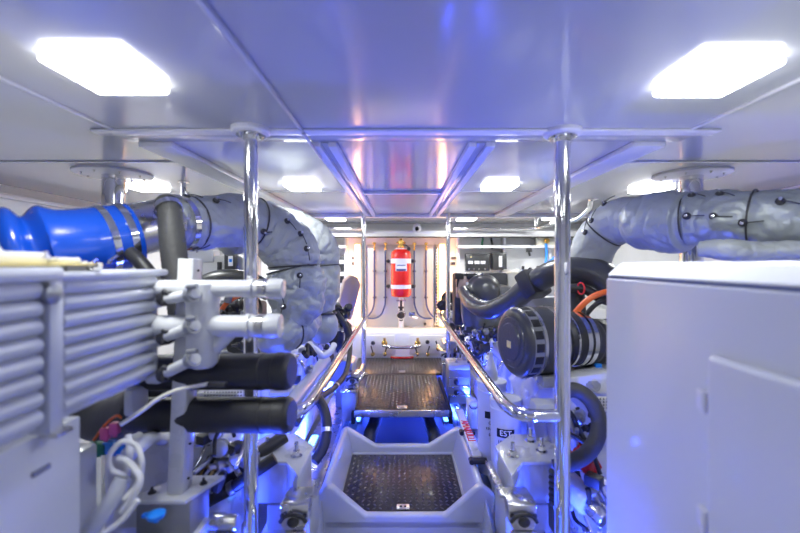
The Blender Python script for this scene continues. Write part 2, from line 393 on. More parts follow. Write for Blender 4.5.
# chrome overhead pipes
t = MB().tube([(-1.2, 4.25, 1.815), (-.9, 4.25, 1.815), (-.5, 4.25, 1.815), (-.40, 4.25, 1.815)], .016, 12, 4).build('overhead_pipe', 'steel', None, 'horizontal chrome pipe near the ceiling left of the red cylinder', 'pipe')
t = MB().tube([(.55, 4.25, 1.815), (1.0, 4.25, 1.815), (1.38, 4.2, 1.815), P(556, 223, 3.85), P(574, 220, 3.5), P(588, 210, 3.0), (P(591, 200, 2.8)), Vector((1.33, 2.78, CZ))], .018, 12, 6).build('overhead_pipe', 'steel', None, 'bent chrome pipe running to the ceiling right of the steel pole', 'pipe')
MB().cyl((-1.15, 4.25, 1.815), (-1.15, 4.25, CZ), .01).build('hanger_rod', 'steel', bpy.data.objects['overhead_pipe'])
MB().lathe((1.33, 2.78, CZ), (0, 0, -1), [(0, .032), (.008, .032), (.012, .022), (.012, 0)]).build('flange', 'steel', t)
MB().cyl((1.24, 3.7, 1.79), (1.24, 3.7, CZ - .03), .013).cyl((1.24, 3.7, CZ - .04), (1.24, 3.7, CZ - .03), .024).build('pipe_hanger', 'steel', None, 'short chrome hanger under the ceiling beam above the bent pipe', 'hanger')
# thin conduit across the near ceiling
MB().tube([(-.345, .4, CZ - .007), (-.34, .66, CZ - .007), (-.335, 1.0, CZ - .007), (-.335, 1.33, CZ - .007), (-.33, 1.36, CZ - .017), (-.325, 1.6, CZ - .03)], .006, 10, 4).build('ceiling_conduit', 'tube', None, 'thin painted conduit running along the ceiling towards the hatch', 'conduit')
MB().cyl((-1.2, 2.2, 1.72), (-1.2, 2.2, CZ - .006), .014).cyl((-1.2, 2.2, CZ - .008), (-1.2, 2.2, CZ), .028).build('pipe_hanger', 'steel', None, 'short chrome hanger above the left insulated pipe', 'hanger')

# ================================================================== WALKWAY AND SUMP TUB
def tread(lo, hi, z, parent, pitch=.028):
    bm = bmesh.new(); ny = int((hi[1] - lo[1]) / pitch); nx = int((hi[0] - lo[0]) / pitch)
    for j in range(ny):
        for i in range(nx):
            x = lo[0] + (i + .5) * (hi[0] - lo[0]) / nx; y = lo[1] + (j + .5) * (hi[1] - lo[1]) / ny
            a = R(45) if (i + j) % 2 else R(-45); c, s_ = math.cos(a), math.sin(a); L, W = pitch * .46, pitch * .17
            vs = [bm.verts.new((x + c * u - s_ * v, y + s_ * u + c * v, z)) for u, v in ((L, 0), (0, W), (-L, 0), (0, -W))]
            tp = bm.verts.new((x, y, z + .004))
            for k in range(4): bm.faces.new((vs[k], vs[(k + 1) % 4], tp))
    m = MB(); m._merge(bm); o = m.build('raised_tread', 'tread2', parent); o['kind'] = 'stuff'; return o
t = thing('walkway_plate', 'near tread plate section of the walkway between the engines', 'walkway', (0, 2.72, .41))
MB().prism([(-.32, 2.72, .45), (.315, 2.72, .45), (.305, 3.595, .45), (-.385, 3.595, .45)], (0, 0, -.018), .003).build('plate', 'tread', t)
MB().box((-.325, 2.705, .405), (.32, 2.72, .452), .004).build('front_edge', 'brushed', t)
tread((-.31, 2.73), (.30, 3.58), .45, t)
MB().box((-.035, 2.74, .45), (.035, 2.80, .455), .002).box((-.02, 2.75, .455), (.02, 2.775, .457), .001).build('latch', 'brushed', t)
for sx in (-1, 1):
    MB().box((.335 * sx - .012, 2.73, .35), (.335 * sx + .012, 3.59, .430), .003).build('side_rail', 'ink', t)
t = thing('walkway_plate', 'far tread plate section of the walkway at the foot of the far wall', 'walkway', (0, 3.605, .43))
MB().prism([(-.46, 3.605, .452), (.42, 3.605, .452), (.42, 4.215, .452), (-.46, 4.215, .452)], (0, 0, -.018), .003).build('plate', 'tread', t)
tread((-.45, 3.62), (.41, 4.20), .452, t)
MB().box((-.03, 3.64, .452), (.03, 3.70, .457), .002).build('latch', 'brushed', t)
# sump tub
t = thing('sump_tub', 'white moulded tub with notched rims in front of the walkway', 'tub', (0, 2.15, 0))
tb = MB()
tb.box((-.345, 1.80, .255), (.355, 2.5, .288), .004)
yb, yf = 2.46, 1.80
back = [(-.385, yb, .06), (.40, yb, .06), (.40, yb, .40), (.352, yb, .43), (.33, yb, .425), (.165, yb, .322), (-.165, yb, .322), (-.33, yb, .425), (-.352, yb, .43), (-.385, yb, .40)]
tb.prism(back, (0, .055, 0), .014, 3)
frt = [(-.385, yf, .05), (.42, yf, .05), (.42, yf, .40), (.365, yf, .445), (.34, yf, .437), (.195, yf, .310), (-.165, yf, .310), (-.315, yf, .437), (-.345, yf, .445), (-.385, yf, .40)]
tb.prism(frt, (0, .045, 0), .012, 3)
for sx in (-1, 1):
    o = .01 if sx > 0 else 0
    prof = [((.300 + o) * sx, 1.82, .28), ((.335 + o) * sx, 1.82, .42), ((.355 + o) * sx, 1.82, .437), ((.372 + o) * sx, 1.82, .42), ((.385 + o) * sx, 1.82, .06), ((.33 + o) * sx, 1.82, .06)]
    tb.prism(prof, (0, .66, 0), .010, 3)
    # outer flare towards the camera
    tb.prism([((.365 + o) * sx, 1.81, .40), ((.385 + o * 3) * sx, 1.81, .30), ((.388 + o * 3) * sx, 1.81, .06), ((.33 + o) * sx, 1.81, .06)], (0, -.12, -.05), .012, 3)
tb.build('shell', 'gel', t, sharp=60)
mt = thing('floor_mat', 'dark tread plate panel lying in the bottom of the white tub', 'floor panel', (0, 2.1, .288))
MB().box((-.297, 1.85, .288), (.297, 2.405, .300), .002).build('panel', 'tread', mt)
tread((-.29, 1.86), (.29, 2.40), .300, mt)
MB().box((-.025, 1.862, .3), (.035, 1.90, .306), .002).build('plate_tag', 'brushed', mt)
MB().ell((-.005, 1.88, .307), (.006, .006, .003), 10).ell((.015, 1.88, .307), (.006, .006, .003), 10).build('screw', 'ink', mt)
# pipes under the walkway
for sx, side in ((-1, 'left'), (1, 'right')):
    x = .22 * sx
    t = MB().tube([(x * .9, 3.2, .30), (x * .9, 2.9, .30), (x, 2.72, .27), (x, 2.66, .18), (x + .05 * sx * -1, 2.64, .08), (x + .05 * sx * -1, 2.64, .0)], .045, 16, 6).build('bilge_pipe', 'rubber', None, 'black bent pipe under the walkway on its %s' % side, 'pipe', 'black bent pipes under the walkway')
    MB().ring((x, 2.69, .215), (0, .5, 1), .050, .03, .004).build('hose_clamp', 'steel', t)
MB().box((-.36, 3.9, .0), (.36, 3.95, .40), .01).build('bilge_crossbeam', 'floorpaint', None, 'pale painted cross frame in the dark opening under the walkway', 'frame')

# ================================================================== ENGINE BEARERS AND MOUNTS
for sx, side in ((-1, 'left'), (1, 'right')):
    xi = (.405 if sx < 0 else .447) * sx
    t = thing('engine_bearer', 'white engine bearer with polished edge beside the tub on the %s' % side, 'engine bearer', (xi, 2.4, 0), 'engine bearers')
    a, b = sorted((xi, xi + .16 * sx)); MB().box((a + .01, 1.15, 0), (b, 4.2, .335), .006).build('beam', 'white', t)
    MB().box((min(xi, xi + .17 * sx), 1.15, .335), (max(xi, xi + .17 * sx), 4.2, .350), .003).build('cap_plate', 'brushed', t)
    MB().box((xi - .009, 1.15, .28), (xi + .016, 4.2, .356), .003).build('polished_edge', 'steel', t)
    # outboard bearer
    a, b = sorted((1.15 * sx, 1.3 * sx)); MB().box((a, 1.6, 0), (b, 4.2, .34), .006).build('outer_beam', 'white', t)
def mount(sx, y0, lab):
    x0 = 0.0 if sx > 0 else .02
    pts = [(.379, 1.63), (.478, 1.745), (.600, 1.745), (.640, 1.66), (.640, 1.505), (.454, 1.50), (.384, 1.40)]
    pts = [((min(x, .64 if y0 == 0 else .596) - x0) * sx, y + y0) for x, y in pts]
    t = thing('engine_mount', lab, 'engine mount', (pts[5][0], 1.5 + y0, .352), 'white engine mounts on the bearers')
    MB().prism([(x, y, .705) for x, y in pts], (0, 0, -.014), .003).build('top_plate', 'white', t)
    body = [(pts[0][0] + .008 * sx, pts[0][1]), (pts[1][0] + .005 * sx, pts[1][1] - .01), (pts[2][0] - .005 * sx, pts[2][1] - .01), (pts[3][0] - .01 * sx, pts[3][1]), (pts[4][0] - .01 * sx, pts[4][1] + .01), (pts[5][0], pts[5][1] + .008), (pts[6][0] + .008 * sx, pts[6][1] + .015)]
    MB().prism([(x, y, .691) for x, y in body], (0, 0, -.15), .004).build('body', 'gel', t)
    xa = .35 if sx > 0 else -.307
    def X(u): return xa + u * sx
    def bx(m, u0, u1, ya, yb, za, zb, bev=.003):
        a, b = sorted((X(u0), X(u1))); return m.box((a, ya + y0, za), (b, yb + y0, zb), bev)
    bx(MB(), .04, .20, 1.50, 1.68, .35, .541, .004).build('pillar_block', 'gel', t)
    # sloping steel shoe with its rubber buffer
    MB().prism([(X(.0), 1.40 + y0, .668), (X(.10), 1.45 + y0, .640), (X(.10), 1.33 + y0, .645), (X(.0), 1.33 + y0, .655)], (0, 0, -.012), .003).build('shoe_top', 'brushed', t)
    MB().prism([(X(.0), 1.322 + y0, .652), (X(.094), 1.322 + y0, .648), (X(.094), 1.310 + y0, .60), (X(.078), 1.305 + y0, .575), (X(.016), 1.305 + y0, .575), (X(.0), 1.310 + y0, .60)], (0, .05, 0), .004).build('shoe', 'brushed', t)
    c = Vector((X(.047), 1.300 + y0, .612)); h = MB()
    h.tube([c + Vector((-.042, 0, -.004)), c + Vector((-.026, -.004, .016)), c + Vector((0, -.006, .023)), c + Vector((.026, -.004, .016)), c + Vector((.042, 0, -.004))], .0065, 10, 5)
    h.ell(c + Vector((0, -.002, -.004)), (.020, .012, .016), 16); h.build('rubber_buffer', 'rubber', t)
    for u in (.010, .084): MB().bolt((X(u), 1.306 + y0, .625), (0, -1, 0), .005, .006).build('bolt', 'dark', t)
    bx(MB(), .005, .118, 1.20, 1.315, .555, .575, .004).build('foot', 'steel', t)
    m = MB(); bx(m, .01, .112, 1.22, 1.31, .352, .555, .004); m.build('foot_block', 'greymetal', t)
    for u in (.03, .09): MB().bolt((X(u), 1.265 + y0, .575), (0, 0, 1), .007, .008).build('bolt', 'steel', t)
    for k, (bxx, by) in enumerate(((.425, 1.535), (.535, 1.665), (.550, 1.575))):
        MB().bolt(((bxx - x0) * sx, by + y0, .705), (0, 0, 1), .015, .026).build('bolt', 'steel', t)
    bx(MB(), -.018, .008, 1.36, 1.60, .650, .660, .002).build('stay_strip', 'brushed', t)
mount(-1, 0, 'white engine mount with three bolts, left of the tub, nearest the camera')
mount(1, 0, 'white engine mount with three bolts, right of the tub, nearest the camera')
mount(-1, 1.55, 'white engine mount farther back under the left engine')
mount(1, 2.30, 'white engine mount farther back under the right engine')

# ================================================================== INSULATED PIPES
def insul_tube(name, mb_pts, radii, m, lab, seams=(), studs=(), wr=.12, wf=10, seg=72, sub=18, cat='exhaust pipe', parent=None, group=None):
    o = MB().tube(mb_pts, radii, seg, sub, wr=wr, wf=wf, puffs=[(q_, .07, .022) for q_ in seams]).build(name, m, parent, lab, cat if parent is None else None, group, sharp=180)
    fr = frames(mb_pts, radii, sub); n = len(fr) - 1
    for s_ in seams:
        p, a, u, v, r = fr[int(s_ * n)]
        MB().torus(p, a, r * .955, .0035, 28).build('seam', 'grubber', o)
    for s_, ang in studs:
        p, a, u, v, r = fr[int(s_ * n)]; d = u * math.cos(R(ang)) + v * math.sin(R(ang))
        q = p + d * (r * 1.0)
        MB().lathe(q - d * .004, d, [(0, .014), (.006, .015), (.010, .011), (.010, 0)], 14).build('stud', 'dark', o)
        MB().lathe(q + d * .006, d, [(0, .006), (.012, .006), (.014, 0)], 10).build('stud_pin', 'steel', o)
        tg = (a * (1 if ang % 2 else -1) * .6 + u * .4); tg = (tg - d * tg.dot(d)).normalized()
        MB().tube([q + d * .008, q + tg * .03 + d * .010, q + tg * .06 + d * .006], .0022, 6, 4).build('lacing_wire', 'dark', o)
    return o
# left main pipe + elbow + lower turbo blanket
Lp = [P(166, 224, 1.56), P(200, 223, 1.72), P(235, 220, 1.88), P(262, 226, 2.0), P(283, 241, 2.05), P(292, 255, 2.06), P(293.5, 268, 2.06)]
t = thing('insulated_exhaust', 'grey quilted exhaust with big elbow behind the left steel pole', 'exhaust', P(292, 350, 2.06))
def frame_ang(fr, s_, want):
    p, a, u, v, r = fr[int(s_ * (len(fr) - 1))]; return math.degrees(math.atan2(Vector(want).dot(v), Vector(want).dot(u)))
def studs_for(pts, rad, lst, sub=12):
    fr = frames(pts, rad, sub); return [(s_, frame_ang(fr, s_, w_)) for s_, w_ in lst]
Lr = [.112, .122, .124, .134, .146, .142, .130]
insul_tube('upper_blanket', Lp, Lr, 'insul', None, seams=(.12, .45, .985), studs=studs_for(Lp, Lr, [(.08, (0, -1, .7)), (.08, (0, -1, -.6)), (.30, (.3, -1, -.4)), (.42, (.3, -1, -.3)), (.60, (0, -1, 1.0)), (.72, (.7, -1, .8)), (.84, (1, -1, .3)), (.20, (0, -1, .3))]), wr=.17, wf=9, parent=t)
Lq = [P(292, 268, 2.06), P(296, 285, 2.06), P(296, 303, 2.05), P(290, 322, 2.03)]
Lqr = [.132, .150, .142, .10]
insul_tube('lower_blanket', Lq, Lqr, 'insul2', None, seams=(.03,), studs=studs_for(Lq, Lqr, [(.2, (.5, -1, 0)), (.45, (-.2, -1, 0)), (.2, (-.3, -1, 0)), (.8, (-.2, -1, 0))]), wr=.19, wf=9, parent=t)
tb2 = [P(250, 325, 1.98), P(272, 322, 1.98), P(300, 322, 2.05), P(318, 318, 2.2)]
insul_tube('turbo_blanket', [P(268, 325, 1.95), P(278, 332, 1.98), P(298, 325, 2.1), P(312, 318, 2.2)], [.085, .115, .105, .07], 'insul2', None, wr=.14, wf=9, parent=t, seams=(.5,))
t2 = thing('insulated_exhaust', 'second grey quilted exhaust elbow showing behind the big left one', 'exhaust', P(320, 340, 2.6))
Lp2 = [P(225, 232, 2.2), P(262, 228, 2.4), P(296, 234, 2.55), P(314, 250, 2.6), P(319, 268, 2.6), P(319, 295, 2.6), P(322, 312, 2.6)]
Lr2 = [.13, .13, .15, .155, .14, .14, .09]
insul_tube('elbow_blanket', Lp2, Lr2, 'insul', None, seams=(.66,), wr=.14, wf=9, parent=t2)
m = MB(); m.ell(P(323, 326, 2.6), (.10, .10, .115), 28); m.build('turbo_blanket', 'insul2', t2)
MB().torus(P(323, 313, 2.6), (0, 0, 1), .085, .006).build('seam', 'grubber', t2)
# polished pipe section and blue hose
pb = P(128, 232, 1.385)
t = thing('exhaust_coupling', 'bare steel pipe stub between blue hose and grey insulation', 'pipe', P(145, 250, 1.45))
MB().tube([P(118, 234, 1.35), P(140, 229, 1.44), P(160, 225, 1.53), P(172, 224, 1.58)], [.094, .094, .098, .104], 32, 4).build('stub', 'brushed', t)
MB().ring(P(176, 224, 1.60), P(200, 223, 1.72) - P(166, 224, 1.56), .112, .025, .006).build('band', 'steel', t)
bh = [P(-70, 262, 1.05), P(-30, 258, 1.10), P(-8, 254, 1.13), P(14, 251, 1.16), P(30, 249, 1.185), P(48, 246, 1.215), P(64, 244, 1.24), P(85, 243, 1.29), P(108, 239.5, 1.345), P(132, 235, 1.40)]
br = [.12, .118, .098, .128, .098, .124, .106, .112, .113, .111]
t = thing('exhaust_hose', 'bright blue silicone hose with bellows at the left edge', 'hose', P(60, 270, 1.2))
MB().tube(bh, br, 40, 6).build('hose', 'blue_sil', t, sharp=80)
for px, py, d in ((103, 240.3, 1.333), (121, 237, 1.375)):
    ax = P(132, 235, 1.40) - P(85, 243, 1.29)
    b_ = MB().ring(P(px, py, d), ax, .1135, .021, .003, 40).build('hose_clamp', 'steel', t)
    q = P(px + 10, py + 24, d) + Vector((0, -.106, .0))
    MB().cyl(q, q + Vector((.03, 0, .02)), .006, seg=10).box(q - Vector((.008, .004, .01)), q + Vector((.008, .006, .01)), .002).build('clamp_screw', 'steel', b_)
# dark vertical hose hanging from it
t = thing('coolant_hose', 'ribbed dark grey hose hanging down beside the steel pipe stub', 'hose', P(178, 300, 1.34))
MB().tube([P(166, 203, 1.40), P(170, 212, 1.37), P(172, 235, 1.35), P(175, 262, 1.34), P(180, 300, 1.33), P(184, 330, 1.36)], [.037, .038, .039, .040, .040, .040], 24, 14, rib=.0012, ribn=1).build('hose', 'grubber', t)
MB().ring(P(168.5, 209, 1.375), P(170, 214, 1.37) - P(166, 203, 1.40), .042, .022, .003).build('hose_clamp', 'steel', t)
MB().tube([P(128, 250, 1.32), P(140, 262, 1.3), P(152, 276, 1.3), P(168, 292, 1.3)], .022, 14, 6).build('dark_hose', 'rubber', None, 'thin black hose slanting down under the blue hose end', 'hose')

# right insulated pipe
rp = [P(590, 285, 2.12), P(589, 265, 2.12), P(597, 240, 2.08), P(617, 222, 2.0), P(645, 220, 1.88)]
rr_ = [.10, .104, .108, .112, .112]
t = thing('insulated_exhaust', 'grey quilted exhaust pipe crossing above the white cabinet on the right', 'exhaust', P(700, 262, 1.6))
insul_tube('elbow_blanket', rp, rr_, 'insul', None, seams=(.25, .60), studs=studs_for(rp, rr_, [(.55, (-.6, -1, 1)), (.65, (-.4, -1, 1)), (.75, (0, -1, 1.2))]), wr=.07, wf=8, parent=t)
rs = [P(636, 222, 1.92), P(646, 222, 1.86), P(665, 222, 1.78), P(684, 222, 1.71), P(692, 222, 1.68)]
insul_tube('sleeve_blanket', rs, [.10, .132, .138, .132, .10], 'insul2', None, seams=(), wr=.10, wf=8, parent=t)
rm = [P(682, 220, 1.72), P(700, 219, 1.67), P(735, 219, 1.58), P(780, 219, 1.48), P(840, 220, 1.38)]
rmr = [.108, .118, .116, .117, .118]
insul_tube('main_blanket', rm, rmr, 'insul2', None, seams=(.08, .62), studs=studs_for(rm, rmr, [(.22, (-.2, -1, 0)), (.42, (-.2, -1, -.05)), (.60, (-.2, -1, -.2)), (.22, (-.2, -1, 1)), (.42, (-.2, -1, 1)), (.76, (0, -1, .3))]), wr=.17, wf=9, parent=t)
insul_tube('flap', [P(700, 249, 1.52), P(725, 250, 1.46), P(760, 252, 1.42), P(800, 252, 1.36)], [.03, .04, .04, .04], 'insul', None, wr=.2, wf=12, parent=t)

# ================================================================== WHITE CABINET (right foreground)
cx0, cx1, cy0, cy1, cz1 = .62, 1.36, .12, 1.216, 1.405
t = thing('equipment_cabinet', 'large white equipment cabinet filling the right foreground', 'cabinet', ((cx0 + cx1) / 2, (cy0 + cy1) / 2, 0))
MB().box((cx0, cy0, .002), (cx1, cy1, cz1), .006, seg=3).build('body', 'cab', t)
MB().box((cx0 + .006, cy0 + .006, cz1), (cx1 - .006, cy1 - .006, cz1 + .006)).build('seal', 'navy', t)
ch = .032; z0, z1 = cz1 + .006, 1.452
bm = bmesh.new()
a = [bm.verts.new(v) for v in ((cx0, cy0, z0), (cx1, cy0, z0), (cx1, cy1, z0), (cx0, cy1, z0))]
b = [bm.verts.new(v) for v in ((cx0 + ch, cy0 + ch, z1), (cx1 - ch, cy0 + ch, z1), (cx1 - ch, cy1 - ch * .6, z1), (cx0 + ch, cy1 - ch * .6, z1))]
bm.faces.new(a[::-1]); bm.faces.new(b)
for i in range(4): bm.faces.new((a[i], a[(i + 1) % 4], b[(i + 1) % 4], b[i]))
bmesh.ops.bevel(bm, geom=list(bm.edges), offset=.005, segments=3, affect='EDGES')
m = MB(); m._merge(bm); m.build('lid', 'cab', t)
d_ = MB().box((cx0 - .022, .30, .18), (cx0 + .004, .79, 1.27), .018, seg=5).build('door', 'cab', t)
for z in (1.17, .93, .60):
    MB().cyl((cx0 - .014, .803, z - .022), (cx0 - .014, .803, z + .022), .007, seg=12, bev=.002).box((cx0 - .010, .803, z - .02), (cx0 + .001, .83, z + .02), .002).build('hinge', 'trim', d_)

# ================================================================== TUBE BANK (left foreground)
X0 = -.72
t = thing('tube_cooler', 'white cooler of stacked horizontal tubes at the left edge', 'cooler', (X0 - .12, .80, 1.10))
ys = [1.40 - .0357 * k for k in range(8)]
for k, z in enumerate(ys):
    MB().cyl((X0, .835, z), (X0, 1.150, z), .0182, seg=20, bev=.006).build('tube', 'tube', t)
    if k < 8: MB().cyl((X0 + .0, .34, z - .004), (X0 + .0, .788, z - .004), .0182, seg=20, bev=.006).build('tube', 'tube', t)
MB().box((X0 - .03, .335, 1.115), (X0 - .008, 1.15, 1.415), .006).build('back_plate', 'tube', t)
MB().box((X0 - .03, .796, 1.105), (X0 + .020, .832, 1.418), .008).build('divider_post', 'tube', t)
MB().box((X0 - .03, 1.140, 1.13), (X0 + .012, 1.168, 1.41), .012, seg=3).build('header', 'tube', t)
MB().box((X0 - .16, .82, 1.412), (X0 + .022, 1.20, 1.432), .008).build('top_flange', 'tube', t)
MB().box((X0 - .16, .34, 1.412), (X0 + .024, .83, 1.443), .010).build('top_flange', 'tube', t)
MB().box((X0 - .16, .34, 1.443), (X0 + .018, .94, 1.4495), .002).build('gasket', 'yellow', t)
MB().box((X0 - .18, .34, 1.4495), (X0 - .02, .84, 1.472), .006).build('cover', 'white', t)
MB().box((X0 - .06, .84, 1.4495), (X0 - .0, .90, 1.462), .004).build('cover_lug', 'white', t)
MB().box((X0 - .06, .86, 1.430), (X0 + .0, .965, 1.448), .004).build('cover_lug', 'white', t)
for y, z in ((.76, 1.472), (.80, 1.458)): MB().bolt((X0 - .05 if z > 1.46 else X0 + .008, y, z), (0, 0, 1), .007, .007).build('bolt', 'trim', t)
m = MB(); m.lathe((X0 + .012, .802, 1.388), (1, 0, 0), [(0, .020), (.012, .020), (.016, .012), (.016, 0)], 16); m.build('plug', 'greymetal', t)
m = MB(); m.bolt((X0 - .01, .92, 1.440), (1, 0, .2), .010, .016); m.build('bolt', 'brushed', t)
m = MB(); m.box((X0 - .01, .80, 1.098), (X0 + .03, .84, 1.108), .002); m.build('foot_tab', 'brushed', t)
# white box under it
t = thing('equipment_box', 'plain white box under the tube cooler at the lower left', 'box', (-.95, .6, .0))
MB().box((-1.2, .30, .002), (-.742, .925, 1.098), .006).build('body', 'cab', t)
MB().box((-.742, .80, 1.02), (-.736, .84, 1.03), .001).build('clip', 'greymetal', t)

# column, pipes, fittings
t = thing('valve_manifold', 'white pipe manifold with two capped horizontal pipes before the left pole', 'manifold', P(203, 367, 1.15))
c0 = P(203, 367, 1.15); c1 = P(203, 284, 1.15)
MB().lathe(c0, (0, 0, 1), [(0, .0), (0, .028), (.012, .040), (.035, .044), (c1.z - c0.z - .05, .044), (c1.z - c0.z - .05, .047), (c1.z - c0.z, .046), (c1.z - c0.z + .008, .036), (c1.z - c0.z + .008, 0)], 32).build('column', 'white', t)
for py, r, xe in ((288.5, .0245, 286), (326, .0310, 283)):
    a_ = P(150, py, 1.15 + .01); b_ = P(xe, py, 1.13)
    pp = MB().cyl(a_, b_ - Vector((.012, 0, 0)), r, seg=28).build('branch_pipe', 'white', t)
    q = P(xe - 22, py, 1.132)
    MB().ring(q, (1, 0, 0), r, .022, .0025).build('hose_clamp', 'brushed', pp)
    MB().lathe(P(xe - 16, py, 1.132), (1, 0, 0), [(0, r + .0045), (.025, r + .0045), (.038, r + .002), (.040, r - .006), (.040, 0)], 28).build('end_cap', 'white', pp)
    MB().ring(P(xe - 34, py, 1.135), (1, 0, 0), r, .012, .004).build('collar', 'white', pp)
# tee between the second branch and the column
MB().tube([P(212, 350, 1.15), P(222, 340, 1.15), P(232, 328, 1.15)], [.02, .022, .024], 14, 5).build('web_pipe', 'white', t)
for ya, yb_ in ((302, 293), (341, 325), (378, 358)):
    A = P(150, ya, 1.175); B = P(164, ya - 3.5, 1.15); Cc = P(176, (ya + yb_) / 2, 1.135); D = P(197, yb_, 1.09)
    f = MB().tube([A, P(158, ya - 1, 1.165), B], [.017, .020, .020], 18, 4).build('elbow_fitting', 'tube', t)
    m = MB().tube([P(162, ya - 3, 1.152), P(176, (ya + yb_) / 2 + 0, 1.125), P(196, yb_, 1.09)], .0155, 16, 5).build('hose', 'white', f)
    m = MB()
    m.ring(P(166, ya - 4, 1.147), B - A, .0175, .026, .005, 18); m.cyl(P(163, ya - 11, 1.13), P(170, ya - 8, 1.125), .007, seg=10); m.box(P(160, ya + 4, 1.12), P(168, ya - 2, 1.14), .003); m.build('hose_clamp', 'dark', f)
    m = MB()
    m.ring(P(192, yb_ + 1.5, 1.10), D - Cc, .0170, .020, .005, 18); m.cyl(P(187, yb_ - 6, 1.08), P(197, yb_ - 7, 1.075), .007, seg=10); m.build('hose_clamp', 'greymetal', f)
t = thing('bracket_post', 'white angle post standing behind the pipe manifold on a bolted base', 'post', P(182, 492, 1.22))
a_ = P(186, 489, 1.22); b_ = P(197, 259, 1.22)
ax = (b_ - a_).normalized(); rot = ax.to_track_quat('Z', 'Y').to_matrix().to_4x4(); L = (b_ - a_).length; c_ = (a_ + b_) / 2
m = MB(); m.box(c_ - Vector((.030, .004, L / 2)), c_ + Vector((.030, .004, L / 2)), .002, rot)
for sx in (-1, 1):
    off = rot @ Vector((.029 * sx, .02, 0)); cc = c_ + off; m.box(cc - Vector((.003, .02, L / 2)), cc + Vector((.003, .02, L / 2)), .001, rot)
m.build('channel', 'white', t)
m = MB()
for k in range(7): m.cyl(a_.lerp(b_, .05 + .15 * k) + Vector((.008, -.006, 0)), a_.lerp(b_, .05 + .15 * k) + Vector((.008, -.002, 0)), .0035, seg=8)
m.build('slot_holes', 'ink', t)
bz = a_.z
m = MB().prism([(-.80, 1.16, bz), (-.63, 1.16, bz), (-.575, 1.30, bz), (-.72, 1.30, bz)], (0, 0, -.012), .002); m.build('base_plate', 'white', t)
for x, y in ((-.75, 1.2), (-.62, 1.25)): MB().bolt((x, y, bz), (0, 0, 1), .008, .008).build('bolt', 'dark', t)
MB().box((-.78, 1.17, .0), (-.62, 1.29, bz - .012), .006).build('pedestal', 'greymetal', None, 'grey pedestal block below the angle post base plate', 'pedestal')

def canister(y_px, x_end, d, r, lab, tilt=0):
    e = P(x_end, y_px, d); s0 = e + Vector((-.52, .06, -.02 + tilt))
    t = thing('muffler', lab, 'muffler', e.lerp(s0, .5) - Vector((0, 0, r)), 'black rubber cylinders by the left pole')
    ax = s0 - e; L = ax.length
    MB().lathe(e, ax, [(0, 0), (0, r * .80), (.006, r * .93), (.016, r), (.045, r), (.047, r * .95), (.085, r * .95), (.087, r * .99), (.12, r * .97), (L, r * .95), (L, 0)], 36).build('body', 'rubber', t)
    MB().lathe(e - ax.normalized() * .001, ax, [(0, 0), (0, r * .74), (.002, r * .76), (.002, 0)], 30).build('end_face', 'plastic', t)
    return t
canister(371, 292, 1.20, .056, 'upper of two black rubber cylinders beside the left steel pole')
canister(415, 292, 1.20, .054, 'lower of two black rubber cylinders beside the left steel pole')
t = MB().tube([P(120, 425, 1.05), P(140, 412, 1.08), P(158, 399, 1.10), P(178, 390, 1.11), P(208, 384, 1.115)], .0055, 10, 6).build('control_cable', 'cream', None, 'cream cable clipped to the upper black rubber cylinder', 'cable')
MB().box(P(205, 388, 1.11), P(228, 381, 1.13), .003).build('cable_clip', 'dark', t)
# black bits behind at the left
MB().tube([P(170, 420, 1.35), P(150, 405, 1.35), P(130, 412, 1.4), P(105, 420, 1.45), P(80, 410, 1.5)], .075, 20, 6).build('intake_hose', 'rubber', None, 'fat black hose in shadow below the tube cooler', 'hose')
MB().ell(P(155, 412, 1.28), (.045, .045, .045), 24).build('hose_end', 'plastic', None, 'round black hose end left of the angle post', 'hose end')
# white shelf stuff lower left
t = thing('instrument_tray', 'grey tray with a blue handle at the bottom left', 'tray', P(165, 520, 1.1))
MB().box((-.84, 1.0, .62), (-.575, 1.14, .632), .003).box((-.84, .985, .632), (-.575, 1.0, .66), .003).box((-.575, .985, .55), (-.563, 1.14, .66), .003).build('tray', 'greymetal', t)
hb = P(156, 522, 1.02); m = MB().lathe(hb, (0, 0, 1), [(0, .006), (.012, .006), (.012, .020), (.022, .022), (.026, .012), (.026, 0)], 18); m.box(hb + Vector((-.035, -.008, .012)), hb + Vector((.0, .008, .022)), .004); m.build('valve_handle', 'azure', t)
MB().box((-.84, .98, 0), (-.80, 1.14, .62), .004).build('stand', 'greymetal', t)
MB().box((-.83, 1.02, .64), (-.70, 1.10, .70), .008).build('terminal_box', 'white', t)
# connectors
for px, py, m_, lab in ((106, 433, 'pink', 'pink plastic connector in the wiring left of the angle post, left of its twin'), (115, 428, 'pink', 'pink plastic connector in the wiring left of the angle post, right of its twin'), (99, 448, 'green', 'dark green connector below the pink ones'), (114, 447, 'azure', 'bright blue connector below the pink ones')):
    q = P(px, py, 1.22); w_ = .013 if m_ == 'pink' else .03
    MB().box(q - Vector((w_, .012, .018)), q + Vector((w_, .012, .018)), .004).cyl(q - Vector((0, 0, .026)), q - Vector((0, 0, .016)), .006, seg=10).build('connector', m_, None, lab, 'connector', 'coloured connectors in the wiring')
MB().tube([P(94, 440, 1.23), P(105, 425, 1.22), P(116, 416, 1.21), P(122, 418, 1.21)], .004, 8, 5).build('wire', 'orange', None, 'thin orange wire arching over the pink connectors', 'wire')
t = thing('wire_bundle', 'white wires looping down at the lower left', 'wires', P(120, 530, 1.0))
